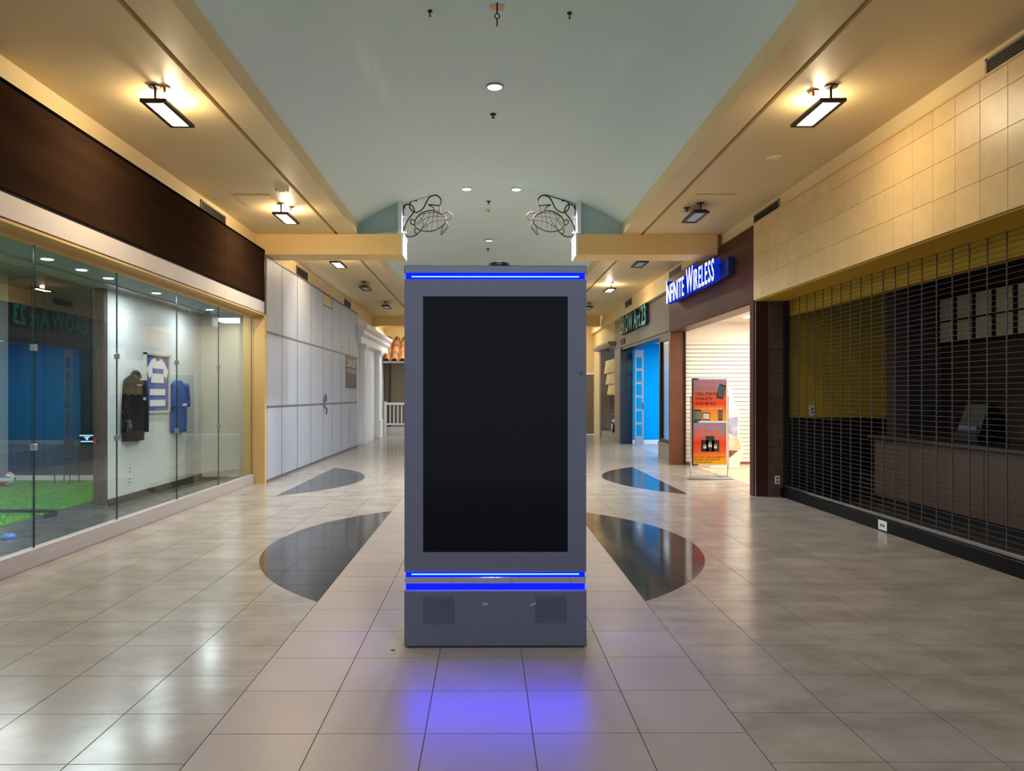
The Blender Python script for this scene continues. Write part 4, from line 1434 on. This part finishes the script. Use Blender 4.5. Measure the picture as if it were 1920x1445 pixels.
MB().box(-4.834, -4.829, yc - .18, yc + .18, 1.76, 1.83).build('jersey_stripe', m_mat, jf)
for (a, c) in ((1.44, 1.53), (1.28, 1.37)):
    MB().box(-4.846, -4.832, yc - .25, yc + .25, a, c).build('caption_card', m_plastic, jf)
outlet(-4.858, 10.16, .42, 'x', 'upper white outlet plate under the dark hooded jacket')
outlet(-4.858, 10.16, .28, 'x', 'lower white outlet plate under the dark hooded jacket')

# ---------------------------------------------------------------- poster stand in front of the phone shop
pt = thing('poster_stand', 'chrome floor stand with orange phone repair and unlocking posters', 'poster stand', (3.86, 12.85, 0))
PX0, PX1, PY = 3.585, 4.155, 12.85
for x in (3.545, 4.19):
    MB().lathe([(.014, .03), (.014, 1.42), (.010, 1.43)], (x, PY, 0), 12).build('post', m_chrome, pt, smooth=True)
MB().cbox(3.46, 4.26, PY - .14, PY + .14, 0.001, .022, .006).build('base_plate', m_steel, pt)
MB().tube([(3.545, PY, .05), (4.19, PY, .05)], .010, 8).build('cross_bar', m_chrome, pt)
b = MB().box(PX0 - .025, PX0, PY - .012, PY + .012, .225, 1.735).box(PX1, PX1 + .025, PY - .012, PY + .012, .225, 1.735)
b.box(PX0, PX1, PY - .012, PY + .012, 1.71, 1.735).box(PX0, PX1, PY - .012, PY + .012, .225, .245).box(PX0, PX1, PY - .012, PY + .012, .965, .995)
b.build('frame', m_chrome, pt)
MB().box(PX0, PX1, PY - .002, PY + .006, .245, 1.71).build('backboard', m_plastic, pt)


def gradient(name, stops, z0, z1):
    m = bpy.data.materials.new(name)
    m.use_nodes = True
    N, L = m.node_tree.nodes, m.node_tree.links
    bb = N['Principled BSDF']
    bb.inputs['Roughness'].default_value = .35
    g = N.new('ShaderNodeNewGeometry')
    sx = N.new('ShaderNodeSeparateXYZ')
    L.new(g.outputs['Position'], sx.inputs[0])
    mr = N.new('ShaderNodeMapRange')
    mr.inputs['From Min'].default_value, mr.inputs['From Max'].default_value = z0, z1
    L.new(sx.outputs['Z'], mr.inputs['Value'])
    r = N.new('ShaderNodeValToRGB')
    cr_ = r.color_ramp
    cr_.elements[0].position, cr_.elements[0].color = stops[0][0], lin(stops[0][1])
    cr_.elements[1].position, cr_.elements[1].color = stops[-1][0], lin(stops[-1][1])
    for p, c in stops[1:-1]:
        e = cr_.elements.new(p)
        e.color = lin(c)
    L.new(mr.outputs[0], r.inputs['Fac'])
    L.new(r.outputs['Color'], bb.inputs['Base Color'])
    return m


g_up = gradient('poster_print', [(0, '#ffb400'), (.18, '#ff9a08'), (.42, '#f0400f'), (.62, '#dc5a40'), (.80, '#8f8a98'), (1, '#74a4dc')], .995, 1.71)
g_lo = gradient('poster_print_low', [(0, '#ffc000'), (.18, '#ff9a08'), (.30, '#f06010'), (.52, '#f02a10'), (.66, '#d86a50'), (.82, '#938e9c'), (1, '#6cb0e4')], .245, .965)
up = MB().box(PX0, PX1, PY - .006, PY - .002, .995, 1.71).build('repair_poster', g_up, pt)
lo = MB().box(PX0, PX1, PY - .006, PY - .002, .245, .965).build('unlocking_poster', g_lo, pt)
m_red = mat('print_red', '#ff5248', .5)
m_ink = mat('print_ink', '#26140c', .5)
m_pale = mat('print_pale', '#f4c9b0', .5)
EX, EZ = (1, 0, 0), (0, 0, 1)
PF = PY - .0062
text_on('print', 'SPECIALIZE IN', m_red, up, (PX0 + .02, PF, 1.635), EX, EZ, .52, .055, .001, .02)
text_on('print', 'REPAIRING', m_red, up, (PX0 + .02, PF, 1.555), EX, EZ, .36, .055, .001, .02)
for i, (s, w) in enumerate((('CELL PHONES', .45), ('TABLETS', .29), ('AND MORE!', .36))):
    text_on('print', s, m_ink, up, (PX0 + .035, PF, 1.44 - i * .085), EX, EZ, w, .05, .001, .015)
text_on('print', 'FAST SERVICE', m_pale, up, (PX0 + .10, PF, 1.19), EX, EZ, .40, .035, .001, .01)
m_phone = mat('phone_black', '#1a1a1c', .25)
m_phscr = mat('phone_screen', '#7fa0b8', .3, '#4f7a4a', 9)
def phone_print(x, z, w, h, tilt, scr, nm='phone_print'):
    c, s_ = math.cos(tilt), math.sin(tilt)
    def rr(q):
        return [(x + a * c - b_ * s_, z + a * s_ + b_ * c) for a, b_ in q]
    p = MB().prism(rr([(-w / 2, -h / 2), (w / 2, -h / 2), (w / 2, h / 2), (-w / 2, h / 2)]), PY - .0085, PY - .006, 'y').build(nm, m_phone, up)
    MB().prism(rr([(-w * .42, -h * .38), (w * .42, -h * .38), (w * .42, h * .38), (-w * .42, h * .38)]), PY - .0095, PY - .0085, 'y').build('screen_print', scr, p)
phone_print(PX0 + .485, 1.50, .12, .25, -.25, m_kiosk2)
phone_print(PX0 + .075, 1.095, .125, .19, 0, m_phscr)
phone_print(PX0 + .225, 1.075, .135, .13, -.08, m_plastic)
phone_print(PX0 + .47, 1.095, .075, .18, 0, m_kiosk)
text_on('print', 'UNLOCKING', m_red, lo, (PX0 + .02, PF, .875), EX, EZ, .52, .06, .001, .02)
text_on('print', 'SERVICES', m_red, lo, (PX0 + .02, PF, .785), EX, EZ, .42, .06, .001, .02)
for (x, w, h) in ((.20, .13, .20), (.385, .13, .20), (.29, .15, .27)):
    q = MB().cbox(PX0 + x - w / 2, PX0 + x + w / 2, PY - .010, PY - .006, .465, .465 + h, .002).build('phone_print', m_phone, lo)
    cx, cz, r = PX0 + x, .465 + h * .40, w * .20
    MB().box(cx - r, cx + r, PY - .012, PY - .010, cz - r, cz + r * .5).build('lock_body', m_plastic, q)
    MB().tube([(cx + r * .75 * math.cos(a * math.pi / 8), PY - .011, cz + r * .5 + r * 1.1 * math.sin(a * math.pi / 8)) for a in range(9)], r * .2, 6).build('lock_shackle', m_plastic, q)
for i, (s, w) in enumerate((('BATTERY REPLACEMENT', .52), ('SCREEN PROTECTOR', .44), ('INSTALLATION', .30))):
    text_on('print', s, m_ink, lo, (PX0 + .025, PF, .355 - i * .042), EX, EZ, w, .026, .001, .008)

# standee of the phone case brand
sd = thing('cardboard_standee', 'white cardboard standee with dark lettering leaning in front of the slatwall', 'standee', (4.62, 14.6, 0))
b = MB().prism([(4.40, .01), (4.96, .01), (5.08, .40), (4.96, .62), (4.98, 1.10), (4.86, 1.36), (4.80, 1.60), (4.56, 1.60), (4.40, 1.2)], 14.58, 14.62, 'y')
b.build('board', m_plastic, sd)
MB().prism([(4.55, .80), (4.93, .62), (4.95, 1.02), (4.60, .96)][::1], 14.572, 14.58, 'y').build('phone_photo', mat('photo_blue', '#7a86b4', .5, '#b8bccc', 5), sd)
MB().prism([(4.55, .38), (5.02, .40), (4.95, .60), (4.55, .66)], 14.572, 14.58, 'y').build('desert_photo', mat('photo_tan', '#c8a868', .6, '#e0d8c8', 4), sd)
MB().prism([(4.45, .10), (4.62, .08), (4.95, .36), (4.55, .36)], 14.572, 14.58, 'y').build('rock_photo', mat('photo_rock', '#8a6a3c', .6, '#3c2a1c', 8), sd)
text_on('print', 'UAG', m_ink, sd, (4.66, 14.578, 1.53), (0, 0, -1), (1, 0, 0), .42, .10, .001, .01)
text_on('print', 'D', m_ink, sd, (4.62, 14.570, .82), (0, 0, -1), (1, 0, 0), .12, .13, .001, .01)
MB().prism([(14.62, .01), (14.85, .01), (14.62, 1.1)], 4.55, 4.57, 'x').build('strut', m_plastic, sd)

# litter on the floor
ch2 = thing('paint_chip', 'tiny dark chip of debris on the floor left of the kiosk base', 'debris', (-.53, 4.2, 0))
MB().prism([(-.535, 4.195), (-.52, 4.19), (-.51, 4.20), (-.525, 4.21)], 0, .004, 'z').build('chip', m_black, ch2)
